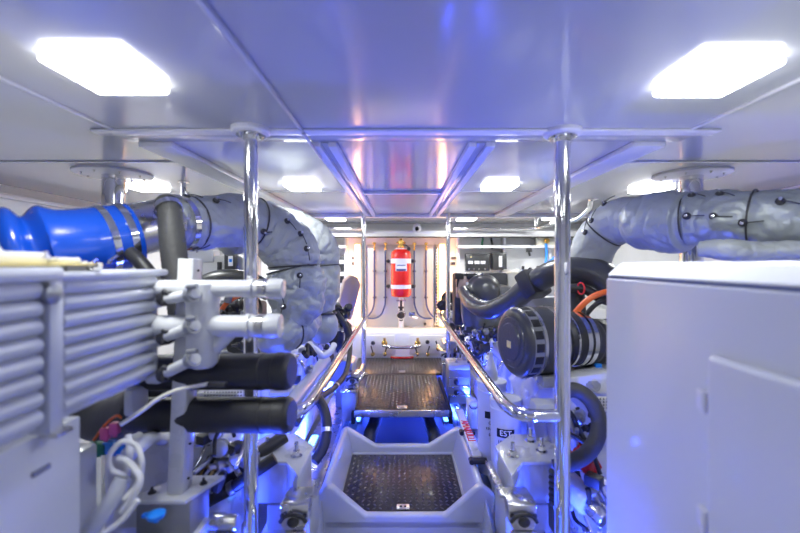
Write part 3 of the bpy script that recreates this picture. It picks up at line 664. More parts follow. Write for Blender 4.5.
for pts in ([(96, 533, .98), (108, 505, .98), (124, 480, 1.0), (130, 455, 1.02), (128, 435, 1.04)], [(128, 475, 1.0), (112, 470, .99), (110, 455, .99), (122, 442, 1.0), (136, 446, 1.01), (142, 462, 1.0), (138, 482, 1.0), (124, 500, .98)], [(122, 512, .98), (134, 495, .98), (140, 478, .99), (128, 462, 1.0), (118, 458, 1.0)], [(104, 533, .95), (122, 520, .96), (138, 500, .97)]):
    MB().tube([P(*p) for p in pts], .0065 if len(pts) != 5 else .0085, 8, 8).build('wire', 'hose_w', t)
m = MB().tube([P(88, 533, .97), P(98, 520, .97), P(112, 500, .98), P(124, 478, 1.0)], .02, 14, 6); m.build('sheath', 'tube', t)
MB().box((-1.0, 1.02, .0), (-.85, 1.12, .95), .01).build('junction_box', 'gel', None, 'pale junction cabinet behind the white wires', 'cabinet')
MB().tube([P(128, 455, 1.1), P(140, 445, 1.1), P(152, 438, 1.2), P(165, 440, 1.5)], [.02, .022, .018, .02], 14, 5).build('elbow_pipe', 'white', None, 'short white elbow pipe left of the angle post', 'pipe')
q = P(116, 395, 1.12); MB().box(P(122, 418, 1.16), P(150, 382, 1.24), .012).build('pump_housing', 'tube', None, 'white rounded housing under the lowest elbow fitting', 'housing')

# ================================================================== ENGINES
def engine(sx, label):
    t = thing('marine_engine', label, 'engine', (.9 * sx, 3.0, .352), 'main engines')
    def B(x0, x1, y0, y1, z0, z1, bev=.02, name='block', m='white', parent=None):
        a, b = sorted((x0 * sx, x1 * sx)); return MB().box((a, y0, z0), (b, y1, z1), bev, seg=3).build(name, m, parent or t)
    B(.66, 1.18, 2.0, 4.05, .40, .84, .03)
    B(.62, .66, 2.1, 3.9, .50, .62, .01, 'sump_rail')
    B(.60, .64, 2.05, 3.95, .355, .50, .008, 'mount_rail')
    for k in range(6):
        y = 2.06 + .33 * k
        c = B(.60, .86, y, y + .27, .84, .93, .025, 'rocker_cover')
        for yy in (y + .05, y + .22): MB().bolt((.66 * sx, yy, .93), (0, 0, 1), .010, .010).build('bolt', 'brushed', c)
        B(.62, .67, y + .03, y + .24, .66, .82, .012, 'side_cover')
        B(.645, .66, y + .08, y + .19, .42, .49, .01, 'drain_cover')
        MB().tube([(.64 * sx, y + .27, .90), (.585 * sx, y + .28, .86), (.57 * sx, y + .28, .76), (.61 * sx, y + .27, .70)], .011, 10, 5).build('fuel_pipe', 'steel', t)
    B(.86, 1.16, 2.05, 3.95, .84, 1.00, .03, 'intake_plenum', 'greymetal')
    B(.70, 1.14, 1.90, 2.0, .45, .95, .03, 'flywheel_housing')
    for k in range(8):
        a = R(45 * k + 20); MB().bolt((.92 * sx + math.cos(a) * .18, 1.9, .70 + math.sin(a) * .18), (0, -1, 0), .012, .012).build('bolt', 'brushed', t)
    return t
eL = engine(-1, 'white marine engine on the left lit blue below the quilted exhausts')
eR = engine(1, 'white marine engine on the right behind the black air filter')
def accessories(t, sx, region, n, seed, mats=('dark', 'rubber', 'brushed', 'white', 'dark', 'steel', 'greymetal')):
    rnd = random.Random(seed); (px0, px1, py0, py1, d0, d1) = region
    for k in range(n):
        px = rnd.uniform(px0, px1); py = rnd.uniform(py0, py1); d = rnd.uniform(d0, d1); 
        if sx * (px - CX) > 0 and abs(px - CX) * d / F < .5: d = .5 * F / abs(px - CX)
        if d > 4.05: continue
        p = P(px, py, d); kind = rnd.choice('bccppfb'); s_ = rnd.uniform(.012, .032)
        mt_ = rnd.choice(mats)
        if kind == 'b': MB().box(p - Vector((s_, s_ * .8, s_ * .7)), p + Vector((s_, s_ * .8, s_ * .7)), .004, Matrix.Rotation(rnd.uniform(0, 3), 4, 'Z')).build('bracket', mt_, t)
        elif kind == 'c':
            a = Vector((rnd.uniform(-1, 1), rnd.uniform(-1, .3), rnd.uniform(-.5, 1)))
            MB().lathe(p, a, [(-s_, 0), (-s_, s_ * .8), (s_ * .4, s_ * .8), (s_ * .5, s_ * .5), (s_ * 1.3, s_ * .5), (s_ * 1.3, 0)], 16).build('fitting', mt_, t)
        elif kind == 'p':
            q = [p + Vector((rnd.uniform(-.02, .02), (i - 1.5) * rnd.uniform(.03, .07), rnd.uniform(-.05, .05))) for i in range(4)]
            MB().tube(q, rnd.uniform(.005, .013), 10, 6).build('pipe', mt_, t)
        else: MB().bolt(p, (-.5 * sx, -1, .5), s_ * .5, s_ * .5).build('bolt', 'brushed', t)
    return t
# coolant pipe on the left engine
m = MB().cyl((-.50, 1.75, .815), (-.50, 2.62, .815), .036, seg=24).build('coolant_pipe', 'tube', None, 'long straight pale pipe running beside the left handrail', 'pipe')
MB().ring((-.50, 2.66, .815), (0, 1, 0), .032, .10, .008).build('rubber_sleeve', 'rubber', m)
MB().cyl((-.50, 2.60, .815), (-.50, 3.2, .815), .034, seg=20).build('far_section', 'white', m)
MB().box((-.66, 1.98, .79), (-.50, 2.06, .81), .004).build('support_arm', 'tube', m)
t = MB().tube([P(292, 338, 2.35), P(305, 342, 2.35), P(318, 352, 2.35), P(322, 356, 2.36), P(330, 352, 2.42), P(334, 345, 2.5)], .020, 14, 5).build('drain_pipe', 'white', None, 'small pale bent pipe under the left turbo blankets', 'pipe')
# elongated dark hoses beneath the left rail
for pts, r, lab in (([P(350, 330, 3.2), P(350, 352, 3.0), P(346, 372, 2.8), P(336, 386, 2.5), P(322, 396, 2.2), P(306, 408, 2.0), P(296, 424, 1.9)], .018, 'black hose curving along under the left handrail'),
                    ([P(318, 398, 2.15), P(325, 412, 2.1), P(327, 430, 2.05), P(323, 448, 2.0), P(314, 462, 1.95)], .026, 'black hose dropping behind the left engine mount'),
                    ([P(285, 436, 1.62), P(262, 452, 1.56), P(240, 472, 1.52), P(218, 486, 1.50), P(196, 500, 1.48)], .026, 'upper of two black hoses sloping down behind the lower left pole'),
                    ([P(275, 458, 1.50), P(252, 474, 1.47), P(232, 488, 1.46), P(210, 500, 1.45), P(190, 514, 1.44)], .022, 'lower of two black hoses sloping down behind the lower left pole')):
    o = MB().tube(pts, r, 16, 8).build('hose', 'rubber', None, lab, 'hose')
    p = Vector(pts[len(pts) // 2]); MB().ring(p, Vector(pts[len(pts) // 2 + 1]) - Vector(pts[len(pts) // 2 - 1]), r + .0005, .02, .003, 20).build('clip', 'brushed', o)
# small engine clutter, left: filter, valves under the exhaust, by the far left end
def filt(c, r, h, m1, m2, lab, axis=(0, 0, 1), cat='filter'):
    t = thing('oil_filter', lab, cat, Vector(c) - Vector((0, 0, 0)))
    a = Vector(axis).normalized()
    MB().lathe(c, a, [(0, 0), (0, r * .7), (h * .08, r * .95), (h * .2, r), (h * .85, r), (h * .95, r * .9), (h, r * .9), (h, 0)], 28).build('canister', m1, t)
    MB().lathe(Vector(c) + a * h, a, [(0, r * 1.05), (h * .12, r * 1.05), (h * .15, r * .5), (h * .3, r * .4), (h * .3, 0)], 24).build('cap', m2, t)
filt(P(337, 352, 2.9), .05, .16, 'dark', 'brushed', 'small dark filter at the far end of the left engine')
MB().tube([P(336, 312, 2.85), P(343, 322, 2.85), P(348, 335, 2.85), P(344, 350, 2.8)], .02, 12, 5).build('hose', 'rubber', None, 'short black hose behind the second left exhaust', 'hose')
t = thing('intake_mouth', 'rounded intake end with a pinkish reflection painted in, beside the far left pole', 'intake', P(345, 320, 3.8))
MB().prism([P(337, 318, 3.75), P(341, 295, 3.75), P(345, 280, 3.75), P(351, 275, 3.75), P(358, 277, 3.75), P(361, 285, 3.75), P(357, 302, 3.75), P(351, 320, 3.75)], (-.04, .12, 0), .012, 3).build('housing', 'warm_refl', t)
t = thing('valve_cluster', 'black valve cluster with steel fittings behind the second left exhaust', 'valves', P(343, 340, 3.0))
for k, (px, py, r) in enumerate(((337, 308, .035), (343, 314, .045), (340, 325, .04), (334, 318, .03), (348, 308, .03), (346, 326, .035))):
    MB().lathe(P(px, py, 2.95), (.4 * (-1) ** k, -1, .2 * k - .4), [(-.03, 0), (-.03, r), (.02, r), (.03, r * .7), (.05, r * .7), (.05, 0)], 20).build('valve', 'rubber' if k % 2 else 'dark', t)
for px, py in ((338, 316), (345, 320), (342, 331)):
    MB().lathe(P(px, py, 2.88), (.3, -1, .1), [(0, 0), (0, .014), (.03, .014), (.035, .008), (.035, 0)], 6).build('fitting', 'steel', t)
# left engine front: gearbox bits near the lower pole
t = thing('gearbox', 'white gearbox with round plugs behind the angle post', 'gearbox', (-.90, 1.6, .352))
MB().box((-1.1, 1.46, .352), (-.66, 1.88, .80), .03, seg=3).build('housing', 'white', t)
for px, py, r in ((218, 452, .028), (205, 470, .022), (232, 462, .018), (213, 437, .02)):
    q = P(px, py, 1.45); MB().lathe(q + Vector((0, .03, 0)), (.25, -1, .35), [(0, r * 1.25), (.02, r * 1.25), (.02, r), (.045, r), (.05, r * .6), (.05, 0)], 20).build('plug', 'gel', t)
m = thing('hose_union', 'brass coloured ribbed union on the black hoses left of the lower pole', 'fitting', P(207, 478, 1.4))
for k in range(4): MB().ring(P(202 + 4.5 * k, 478 + 1.2 * k, 1.40), (1, 0, -.3), .034, .009, .004).build('band', 'brushed' if k % 2 else 'brass', m)
MB().cyl(P(198, 477, 1.40), P(222, 483, 1.40), .033, seg=20).build('sleeve', 'dark', m)
MB().box((-.99, 1.35, .0), (-.62, 1.44, .56), .01).box((-.62, 1.25, .40), (-.575, 1.44, .54), .008).build('floor_box', 'gel', None, 'pale box on the bilge floor under the black hoses', 'box')
t = MB().box(P(187, 545, 1.18), P(211, 517, 1.26), .004).build('control_box', 'white', None, 'small white box left of the foot of the left pole', 'box')
t = MB().cyl(P(211, 522, 1.24), P(238, 522, 1.24), .022, seg=24, bev=.004).build('strainer', 'brushed', None, 'short steel cylinder between the small white box and the left pole', 'strainer')
MB().box(P(210, 540, 1.2), P(240, 528, 1.28), .003).build('bracket', 'greymetal', t)
# left background machinery between hose and pole
t = thing('wall_unit', 'white wall unit seen below the left insulated pipe', 'cabinet', P(215, 285, 3.2))
MB().box(P(176, 290, 3.2), P(262, 256, 3.3), .01).build('body', 'white', t); MB().box(P(176, 262, 3.18), P(220, 250, 3.3), .008).build('top_box', 'tube', t)
t = thing('battery_charger', 'small black box with a screen on the left wall unit', 'device', P(231, 270, 3.1))
MB().box(P(224, 270, 3.10), P(238, 252, 3.16), .006).build('case', 'plastic', t); MB().box(P(228, 266, 3.095), P(233, 256, 3.10), .002).build('screen', 'label', t); MB().box(P(229, 262, 3.09), P(232, 259, 3.095), .001).build('mark', 'azure', t)
MB().box(P(217, 272, 3.15), P(222, 262, 3.2), .003).build('fuse_block', 'dark', None, 'narrow black fuse block left of the black screen box', 'device')
t = MB().tube([P(196, 292, 2.5), P(208, 283, 2.5), P(226, 279, 2.5), P(250, 282, 2.5), P(270, 292, 2.5)], [.06, .06, .062, .06, .06], 24, 6).build('air_duct', 'plastic', None, 'arched black air duct behind the top white pipe on the left', 'duct')
t = thing('engine_intake', 'dark intake ribs and castings seen between the white pipes', 'intake', P(235, 340, 2.2))
MB().box(P(215, 345, 2.2), P(268, 300, 2.4), .02).build('body', 'dark', t)
for k in range(5): MB().torus(P(240 + k * 4.5, 306, 2.15), (1, 0, .2), .045, .007, 16).build('rib', 'rubber', t)
m = MB(); m.lathe(P(238, 345, 2.1), (.2, -1, 0), [(0, .05), (.03, .05), (.04, .03), (.04, 0)]); m.build('cap', 'plastic', t)
MB().tube([P(219, 314, 2.05), P(226, 304, 2.05), P(236, 297, 2.05), P(250, 292, 2.1)], .012, 10, 6).build('orange_hose', 'orange', None, 'short orange hose glimpsed left of the left steel pole', 'hose')
t = MB().box(P(196, 402, 1.75), P(246, 386, 1.85), .004).build('perforated_guard', 'white', None, 'perforated white guard between the two black rubber cylinders', 'guard')
m = MB()
for j in range(3):
    for i in range(14): m.cyl(P(205 + i * 3, 389 + j * 3.2, 1.752), P(205 + i * 3, 389 + j * 3.2, 1.747), .0035, seg=6)
m.build('hole_pattern', 'ink', t)

# ================================================================== RIGHT ENGINE FITTINGS
# big black intake pipe
ip = [P(464, 292, 2.95), P(472, 303, 2.75), P(488, 310, 2.55), P(508, 303, 2.38), P(526, 290, 2.28), P(544, 277, 2.18), P(562, 271, 2.12), P(585, 271, 2.06), P(604, 277, 2.0), P(618, 292, 1.95)]
t = thing('intake_pipe', 'long black intake pipe arching over the air filter behind the right pole', 'pipe', P(540, 300, 2.2))
MB().tube(ip, [.05, .055, .058, .06, .064, .066, .070, .074, .074, .074], 28, 8).build('pipe', 'plastic', t)
ax = P(544, 277, 2.18) - P(526, 290, 2.28); rot = ax.to_track_quat('X', 'Z').to_matrix().to_4x4(); q = P(533, 284, 2.24)
c_ = MB().box(q - Vector((.045, .078, .078)), q + Vector((.045, .078, .078)), .016, rot); c_.build('clamp_block', 'rubber', t)
m = MB()
for k in (-1, 0, 1):
    v = rot @ Vector((.028 * k, 0, .082)); m.box(q + v - Vector((.008, .008, .006)), q + v + Vector((.008, .008, .006)), .002, rot)
m.build('clamp_bolt', 'rubber', t)
MB().box(P(522, 312, 2.36), P(556, 296, 2.44), .01).build('support_bracket', 'greymetal', None, 'grey cast bracket behind the black intake pipe', 'bracket')
# manifold body and dome
t = thing('intake_manifold', 'broad black intake manifold at the far side of the air filter', 'manifold', P(490, 330, 2.8))
MB().prism([P(461, 296, 2.85), P(463, 326, 2.85), P(475, 331, 2.85), P(515, 324, 2.85), P(522, 306, 2.85), P(522, 290, 2.85), P(505, 286, 2.85)], (.04, .35, 0), .03, 4).build('casing', 'casing', t)
t = thing('crankcase_dome', 'smooth black dome above the intake manifold', 'dome', P(482, 308, 2.75))
MB().lathe(P(482, 292, 2.98), (0, -1, .06), [(0, .0), (0, .13), (.05, .135), (.07, .128), (.08, .118), (.12, .112), (.17, .085), (.195, .05), (.20, 0)], 36).build('dome', 'plastic', t)
for k in range(6):
    a = R(30 + k * 60); MB().bolt(P(482, 292, 2.92) + Vector((math.cos(a) * .125, 0, math.sin(a) * .125)), (0, -1, 0), .008, .008).build('bolt', 'steel', t)
t = thing('instrument_board', 'dark framed instrument board behind the black dome', 'instrument board', P(480, 300, 3.3))
MB().box((P(454, 0, 3.32).x, 3.32, .93), (P(508, 0, 3.32).x, 3.45, P(0, 273, 3.32).z), .02).build('frame', 'dark', t)
MB().box(P(456, 298, 3.30), P(476, 276, 3.33), .015).build('mirror_plate', 'warm_refl', t)  # chrome plate, its orange reflection painted as colour
for px in (458, 470): MB().box(P(px - 3, 279, 3.27), P(px + 5, 273, 3.32), .006).cyl(P(px, 279, 3.29), P(px - 1, 287, 3.29), .012, .006, seg=12).build('injector', 'rubber', t)
MB().box(P(508, 300, 3.32), P(517, 272, 3.5), .008).build('filler_panel', 'cream', None, 'narrow cream panel right of the dark framed panel', 'panel')
# black valve cluster at far end of right engine
t = thing('belt_drive', 'cluster of black pulleys and hoses at the far end of the right engine', 'pulleys', P(450, 330, 3.95))
for k, (px, py, r) in enumerate(((448, 298, .05), (455, 308, .06), (449, 317, .055), (460, 324, .05), (452, 328, .04), (466, 332, .05), (443, 305, .04), (458, 296, .035), (466, 338, .05), (472, 334, .045))):
    MB().lathe(P(px, py, 3.92 - .02 * k), (-.3, -1, .12 * (k % 3 - 1)), [(-.03, 0), (-.03, r * 1.3), (-.01, r * 1.3), (0, r * .8), (.012, r * 1.3), (.03, r * 1.3), (.035, r * .5), (.05, r * .4), (.05, 0)], 22).build('pulley', ('rubber', 'dark', 'brushed')[k % 3] if k != 1 else 'rubber', t)
for pts in ([(446, 295, 3.8), (442, 303, 3.8), (441, 315, 3.8), (446, 328, 3.75)], [(456, 300, 3.7), (462, 312, 3.7), (460, 325, 3.7), (466, 336, 3.65)]):
    MB().tube([P(*p) for p in pts], .009, 10, 6).build('hose', 'rubber', t)
for px, py in ((452, 304), (461, 318), (455, 333), (474, 344)): MB().lathe(P(px, py, 3.68), (-.2, -1, .1), [(0, 0), (0, .016), (.03, .016), (.034, .009), (.034, 0)], 6).build('fitting', 'steel', t)
# air filter drum
fc = P(509, 342, 1.80); ax = Vector((.968, .25, .0)).normalized(); rF = .155
t = thing('air_filter', 'big black drum air filter with square slots right of the handrail', 'air filter', fc + ax * .1 - Vector((0, 0, rF)))
MB().lathe(fc, ax, [(.0, 0), (0, rF * .52), (.006, rF * .56), (.006, rF * .70), (.012, rF * .74), (.012, rF * .86), (.022, rF * .95), (.035, rF), (.085, rF), (.088, rF * .97), (.098, rF * .97), (.100, rF), (.185, rF), (.19, rF * .985), (.20, rF * .9), (.20, 0)], 56).build('drum', 'plastic', t)
MB().ring(fc + ax * .092, ax, rF * .97, .012, .006, 56).build('band', 'brushed', t)
MB().ring(fc + ax * .060, ax, rF + .0002, .048, .0006, 56).build('slotted_rim', 'slotrim', t)
MB().ring(fc + ax * .192, ax, rF * .99, .030, .004, 56).build('band', 'brushed', t)
u = ax.cross(Vector((0, 0, 1))).normalized(); v = ax.cross(u)
for k in range(18):
    a = 2 * math.pi * k / 18; dr = u * math.cos(a) + v * math.sin(a); tg = ax.cross(dr)
    q = fc + ax * .060 + dr * (rF + .0005)
    mtx = Matrix((ax, tg, dr)).transposed().to_4x4()
    MB().box(q - Vector((.019, .018, .002)), q + Vector((.019, .018, .002)), .003, mtx).build('slot', 'ink', t)
mtx = Matrix.Translation(fc - ax * .001 - Vector((.0, 0, .01))) @ Matrix((Vector((0, 0, 1)).cross(-ax), Vector((0, 0, 1)), -ax)).transposed().to_4x4()
m = MB(); b = bmesh.new(); bmesh.ops.create_cube(b, size=1); bmesh.ops.scale(b, vec=(.034, .030, .002), verts=b.verts); bmesh.ops.transform(b, matrix=mtx, verts=b.verts); m._merge(b); m.build('sticker', 'yellow', t)
# duct behind
d0 = fc + ax * .20
dp = [d0, d0 + ax * .06, d0 + ax * .12, P(600, 342, 2.02), P(625, 338, 2.1)]
t = thing('air_duct', 'ribbed black duct between the air filter and the white cabinet', 'duct', P(585, 375, 1.95))
MB().tube([d0, d0 + ax * .03, d0 + ax * .06], [.140, .12, .118], 36, 4).build('cone', 'plastic', t)
MB().tube([d0 + ax * .05, d0 + ax * .12, P(592, 343, 1.98), P(625, 342, 2.05)], [.118, .118, .115, .115], 36, 12, rib=.006, ribn=2).build('bellows', 'rubber', t)
for s_, w_ in ((.075, .010), (.13, .022), (.165, .022)):
    MB().ring(d0 + ax * s_, ax, .124, w_, .004, 40).build('hose_clamp', 'steel', t)
MB().box(P(570, 322, 1.84), P(573, 318, 1.86), .001).build('tag', 'yellow', t)
# orange hose, black hoses top right
MB().tube([P(568, 325, 1.95), P(576, 312, 1.9), P(588, 300, 1.88), P(602, 293, 1.88), P(625, 289, 1.9)], .014, 14, 8).build('orange_hose', 'orange', None, 'orange hose above the ribbed duct beside the white cabinet', 'hose')
MB().tube([P(560, 292, 2.05), P(572, 288, 2.02), P(586, 290, 2.0), P(600, 298, 1.98), P(620, 305, 1.95)], .024, 14, 8).build('hose', 'rubber', None, 'thin black hose under the arched intake pipe', 'hose')
MB().tube([P(574, 288, 2.1), P(576, 300, 2.1), P(577, 318, 2.1), P(574, 330, 2.1)], .045, 18, 6).build('breather_hose', 'grubber', None, 'upright dark breather hose right of the right steel pole', 'hose')
MB().tube([P(582, 322, 1.96), P(590, 310, 1.94), P(600, 302, 1.93), P(618, 298, 1.93)], .012, 10, 6).build('hose', 'rubber', None, 'thin black hose running beside the orange hose', 'hose')
MB().torus(P(581, 288.5, 1.97), (1, .2, 0), .028, .004, 16).build('cable_tie', 'redink', None, 'red cable tie round the hose under the intake pipe', 'cable tie')
# white rocker area under filter with plastic sheet
t = thing('plastic_sheet', 'crumpled translucent-looking white sheeting over the engine under the air filter', 'sheet', P(520, 405, 1.75))
bm = bmesh.new(); nx, ny = 40, 30; gr = []
for j in range(ny + 1):
    row = []
    for i in range(nx + 1):
        fx, fy = i / nx, j / ny
        x = .565 + fx * .20; y = 1.62 + fy * .52
        z = .80 + .06 * fy - .10 * max(0, .35 - fx) + .06 * noise.fractal(Vector((x * 8, y * 8, 1.3)), 1, 2, 3) - .03 * math.exp(-abs(noise.noise(Vector((x * 13, y * 13, 4)))) * 10) + .02 * abs(math.sin((x + y) * 22)) - (.12 * max(0, .2 - fy) / .2)
        row.append(bm.verts.new((x, y, z)))
    gr.append(row)
for j in range(ny):
    for i in range(nx): bm.faces.new((gr[j][i], gr[j][i + 1], gr[j + 1][i + 1], gr[j + 1][i]))
ex = bmesh.ops.solidify(bm, geom=bm.faces[:], thickness=.004)
m = MB(); m._merge(bm); m.build('sheet', 'film', t)
t = thing('bottle', 'white conical bottle tip standing left of the air filter', 'bottle', P(491, 372, 2.15))
MB().lathe(P(491, 380, 2.15), (0, 0, 1), [(0, 0), (0, .035), (.04, .038), (.07, .028), (.12, .012), (.15, .009), (.152, 0)], 20).build('body', 'bucket', t)
MB().box(P(536, 420, 1.62), P(558, 398, 1.70), .004).build('bracket', 'gel', None, 'pale angle bracket left of the right pole below the sheeting', 'bracket')
MB().box(P(543, 388, 1.72), P(553, 372, 1.8), .004).build('clip_block', 'greymetal', None, 'grey block below the air filter next to the right pole', 'block')
# white rocker end with cap, right of pole
t = thing('heat_exchanger', 'white casting with a round cap between the right pole and the cabinet', 'casting', P(585, 395, 1.75))
MB().prism([P(560, 382, 1.75), P(565, 378, 1.75), P(606, 373, 1.75), P(625, 373, 1.75), P(625, 395, 1.75), P(590, 394, 1.75), P(570, 386, 1.75)], (0, .16, .0), .008).build('body', 'white', t)
MB().lathe(P(592, 385, 1.76), (0, -1, .5), [(0, .032), (.014, .032), (.014, .026), (.018, .024), (.018, .012), (.026, .012), (.026, 0)], 24).build('cap', 'greymetal', t)
m = MB().box(P(590, 412, 1.70), P(625, 396, 1.74), .003).build('guard', 'cream', t)
h = MB()
for j in range(4):
    for i in range(6): h.cyl(P(594 + i * 3.2, 399 + j * 3, 1.698), P(594 + i * 3.2, 399 + j * 3, 1.693), .0035, seg=6)
h.build('hole_pattern', 'ink', m)
MB().cyl(P(556, 372, 1.95), P(625, 366, 2.0), .03, seg=16).build('pipe', 'gel', None, 'pale horizontal pipe just under the ribbed duct', 'pipe')
MB().box(P(596, 372, 1.84), P(600, 363, 1.86), .002).build('sensor', 'azure', None, 'tiny bright blue sensor next to the cabinet edge', 'sensor')
MB().tube([P(560, 393, 1.6), P(575, 390, 1.6), P(590, 400, 1.58), P(599, 420, 1.55), P(596, 440, 1.52), P(585, 455, 1.50), P(568, 464, 1.48), P(555, 468, 1.48)], .030, 18, 8).build('hose', 'grubber', None, 'thick dark hose curling down between right pole and cabinet', 'hose')
MB().tube([P(562, 405, 1.62), P(572, 415, 1.62), P(580, 432, 1.62), P(590, 448, 1.6)], .010, 10, 6).build('cable', 'rubber', None, 'upper thin black cable behind the curling dark hose', 'cable')
MB().tube([P(566, 432, 1.60), P(580, 440, 1.60), P(592, 452, 1.58), P(600, 474, 1.56)], .009, 10, 6).build('cable', 'rubber', None, 'lower thin black cable behind the curling dark hose', 'cable')
t = thing('red_valve', 'red rounded valve body partly behind the curling dark hose', 'valve', P(585, 470, 1.62))
MB().lathe(P(579, 455, 1.66), (0, -1, .2), [(0, 0), (0, .05), (.03, .055), (.06, .045), (.07, .02), (.07, 0)], 24).build('dome', 'red', t)
MB().prism([P(578, 462, 1.60), P(592, 448, 1.60), P(603, 468, 1.60), P(596, 476, 1.60), P(584, 474, 1.60)], (0, .06, 0), .006).build('flange', 'red', t)
# lower right clutter
t = thing('starter_motor', 'white starter motor with steel bands below the red valve', 'motor', P(590, 520, 1.5))
MB().cyl(P(563, 478, 1.62), P(590, 505, 1.5), .05, seg=24, bev=.008).build('barrel', 'white', t); MB().cyl(P(588, 503, 1.51), P(606, 520, 1.45), .035, seg=24, bev=.006).build('nose', 'brushed', t)
q = P(578, 455, 1.7); MB().box((q.x, 1.7, 0), (q.x + .16, 1.8, q.z), .006).build('locker', 'white', None, 'narrow white locker top just below the red valve', 'locker')
m = thing('cable_loom', 'row of black corrugated cable coils beside the lower right pole', 'cable', P(555, 470, 1.45))
for k in range(6): MB().ell(P(552, 472 + 6 * k, 1.48), (.012, .02, .011), 12).build('coil', 'rubber', m)

# buckets
def bucket(cx, cy, z0, z1, r, lab, txts):
    t = thing('bucket', lab, 'bucket', (cx, cy, z0), 'white lidded plastic buckets by the right engine')
    MB().lathe((cx, cy, z0), (0, 0, 1), [(0, 0), (0, r * .90), (.006, r * .92), (z1 - z0 - .04, r), (z1 - z0 - .038, r * 1.04), (z1 - z0 - .03, r * 1.04), (z1 - z0 - .028, r), (z1 - z0, r), (z1 - z0, 0)], 36).build('pail', 'bucket', t)
    MB().lathe((cx, cy, z1 - .004), (0, 0, 1), [(0, r * 1.05), (.014, r * 1.06), (.018, r * 1.02), (.012, r * .96), (.012, 0)], 36).build('lid', 'bucket', t)
    m = MB(); mw = MB(); ang = -math.atan2(cx, cy) * 1.0
    for txt, s_, z, plate in txts:
        if plate:
            b = bmesh.new(); n = 10; hw, hh = plate
            lo = [b.verts.new((cx + math.sin(ang + (-hw + 2 * hw * i / n) / r) * (r + .0008), cy - math.cos(ang + (-hw + 2 * hw * i / n) / r) * (r + .0008), z - hh)) for i in range(n + 1)]
            hi = [b.verts.new((v.co.x, v.co.y, z + hh)) for v in lo]
            for i in range(n): b.faces.new((lo[i], lo[i + 1], hi[i + 1], hi[i]))
            m._merge(b)
        if txt: text_cyl(mw if plate else m, txt, s_, (cx, cy, z), r, ang)
    m.build('print', 'ink', t)
    if mw.bm.verts: mw.build('logo_letters', 'label', t)
    else: mw.bm.free()
bucket(.475, 2.12, .354, .818, .076, 'farther white bucket with black print, half behind the handrail', (('', .03, .67, (.035, .018)), ('OIL', .020, .63, None), ('15W-40', .018, .60, None), ('SAE', .018, .57, None)))
bucket(.500, 1.93, .354, .790, .072, 'nearer white bucket with black logo plate, under the bend of the handrail', (('EST', .036, .655, (.042, .020)), ('15W-40', .022, .612, None), ('', .02, .590, (.045, .005)), ('MOTOR OIL', .012, .570, None)))
# raw-water filter boxes and small items right of walkway
t = thing('battery_box', 'metal box with a white cap at the far end right of the walkway', 'box', (.44, 3.2, .352))
MB().box((.365, 3.1, .352), (.53, 3.36, .62), .012).build('case', 'greymetal', t); MB().box((.358, 3.09, .62), (.525, 3.34, .66), .008).build('cap', 'white', t)
MB().bolt((.43, 3.18, .66), (0, 0, 1), .012, .012).build('knob', 'brushed', t)
for z in (.42, .49, .56): MB().box((.36, 3.092, z), (.535, 3.102, z + .008), .002).build('rib', 'steel', t)
for z in (.45, .53): MB().lathe((.42, 3.1, z), (0, -1, 0), [(0, .02), (.02, .02), (.025, .012), (.025, 0)], 16).build('gland', 'dark', t)
t = thing('bottle', 'squat white bottle with a strap at the foot of the far bucket', 'bottle', P(466, 425, 2.45))
MB().box((.435, 2.62, .354), (.505, 2.74, .54), .02, seg=3).build('body', 'bucket', t); MB().tube([(.44, 2.618, .52), (.455, 2.612, .50), (.485, 2.612, .50), (.50, 2.618, .52)], .004, 8, 5).build('strap', 'dark', t)
t = thing('tie_bar', 'white bar with red lettering on the right edge of the tub', 'bar', (.40, 2.35, .44))
MB().box((.362, 2.05, .436), (.412, 2.72, .462), .004).build('bar', 'white', t)
m = MB(); text_flat(m, 'AMARULLI', .062, Matrix.Translation((.387, 2.36, .4635)) @ Matrix.Rotation(R(-90), 4, 'Z')); m.build('lettering', 'redink', t)
for y, lab in ((2.36, 'far black toggle clip on the right rim of the tub'), (2.02, 'near black toggle clip on the right rim of the tub')):
    MB().box((.35, y - .018, .440), (.43, y + .018, .462), .005).cyl((.35, y - .018, .451), (.35, y + .018, .451), .013, seg=12).build('toggle_clip', 'rubber', None, lab, 'clip', 'black toggle clips on the tub rim')
t = thing('drain_valve', 'blue-lit steel valve standing on the right bearer behind the tub', 'valve', (.455, 2.2, .354))
MB().cyl((.455, 1.86, .354), (.455, 1.86, .46), .017, seg=14, bev=.003).cyl((.43, 1.86, .42), (.50, 1.86, .42), .012, seg=12).build('stem', 'steel', t); MB().box((.425, 1.85, .462), (.485, 1.87, .472), .003).build('lever', 'steel', t)
# vertical small pipes right of walkway far
for k, (x, y) in enumerate(((.50, 3.6), (.54, 3.65), (.58, 3.7))):
    MB().tube([(x, y, .352), (x, y, .6), (x, y, .78), (x + .03, y + .02, .86), (x + .10, y + .05, .88)], .013, 10, 5).build('fuel_line', 'steel', None, ('leftmost', 'middle', 'rightmost')[k] + ' of three upright fuel lines at the far right of the walkway', 'pipe', 'upright fuel lines by the far right pole')

# ================================================================== FAR WALL FITTINGS
yw = 4.585
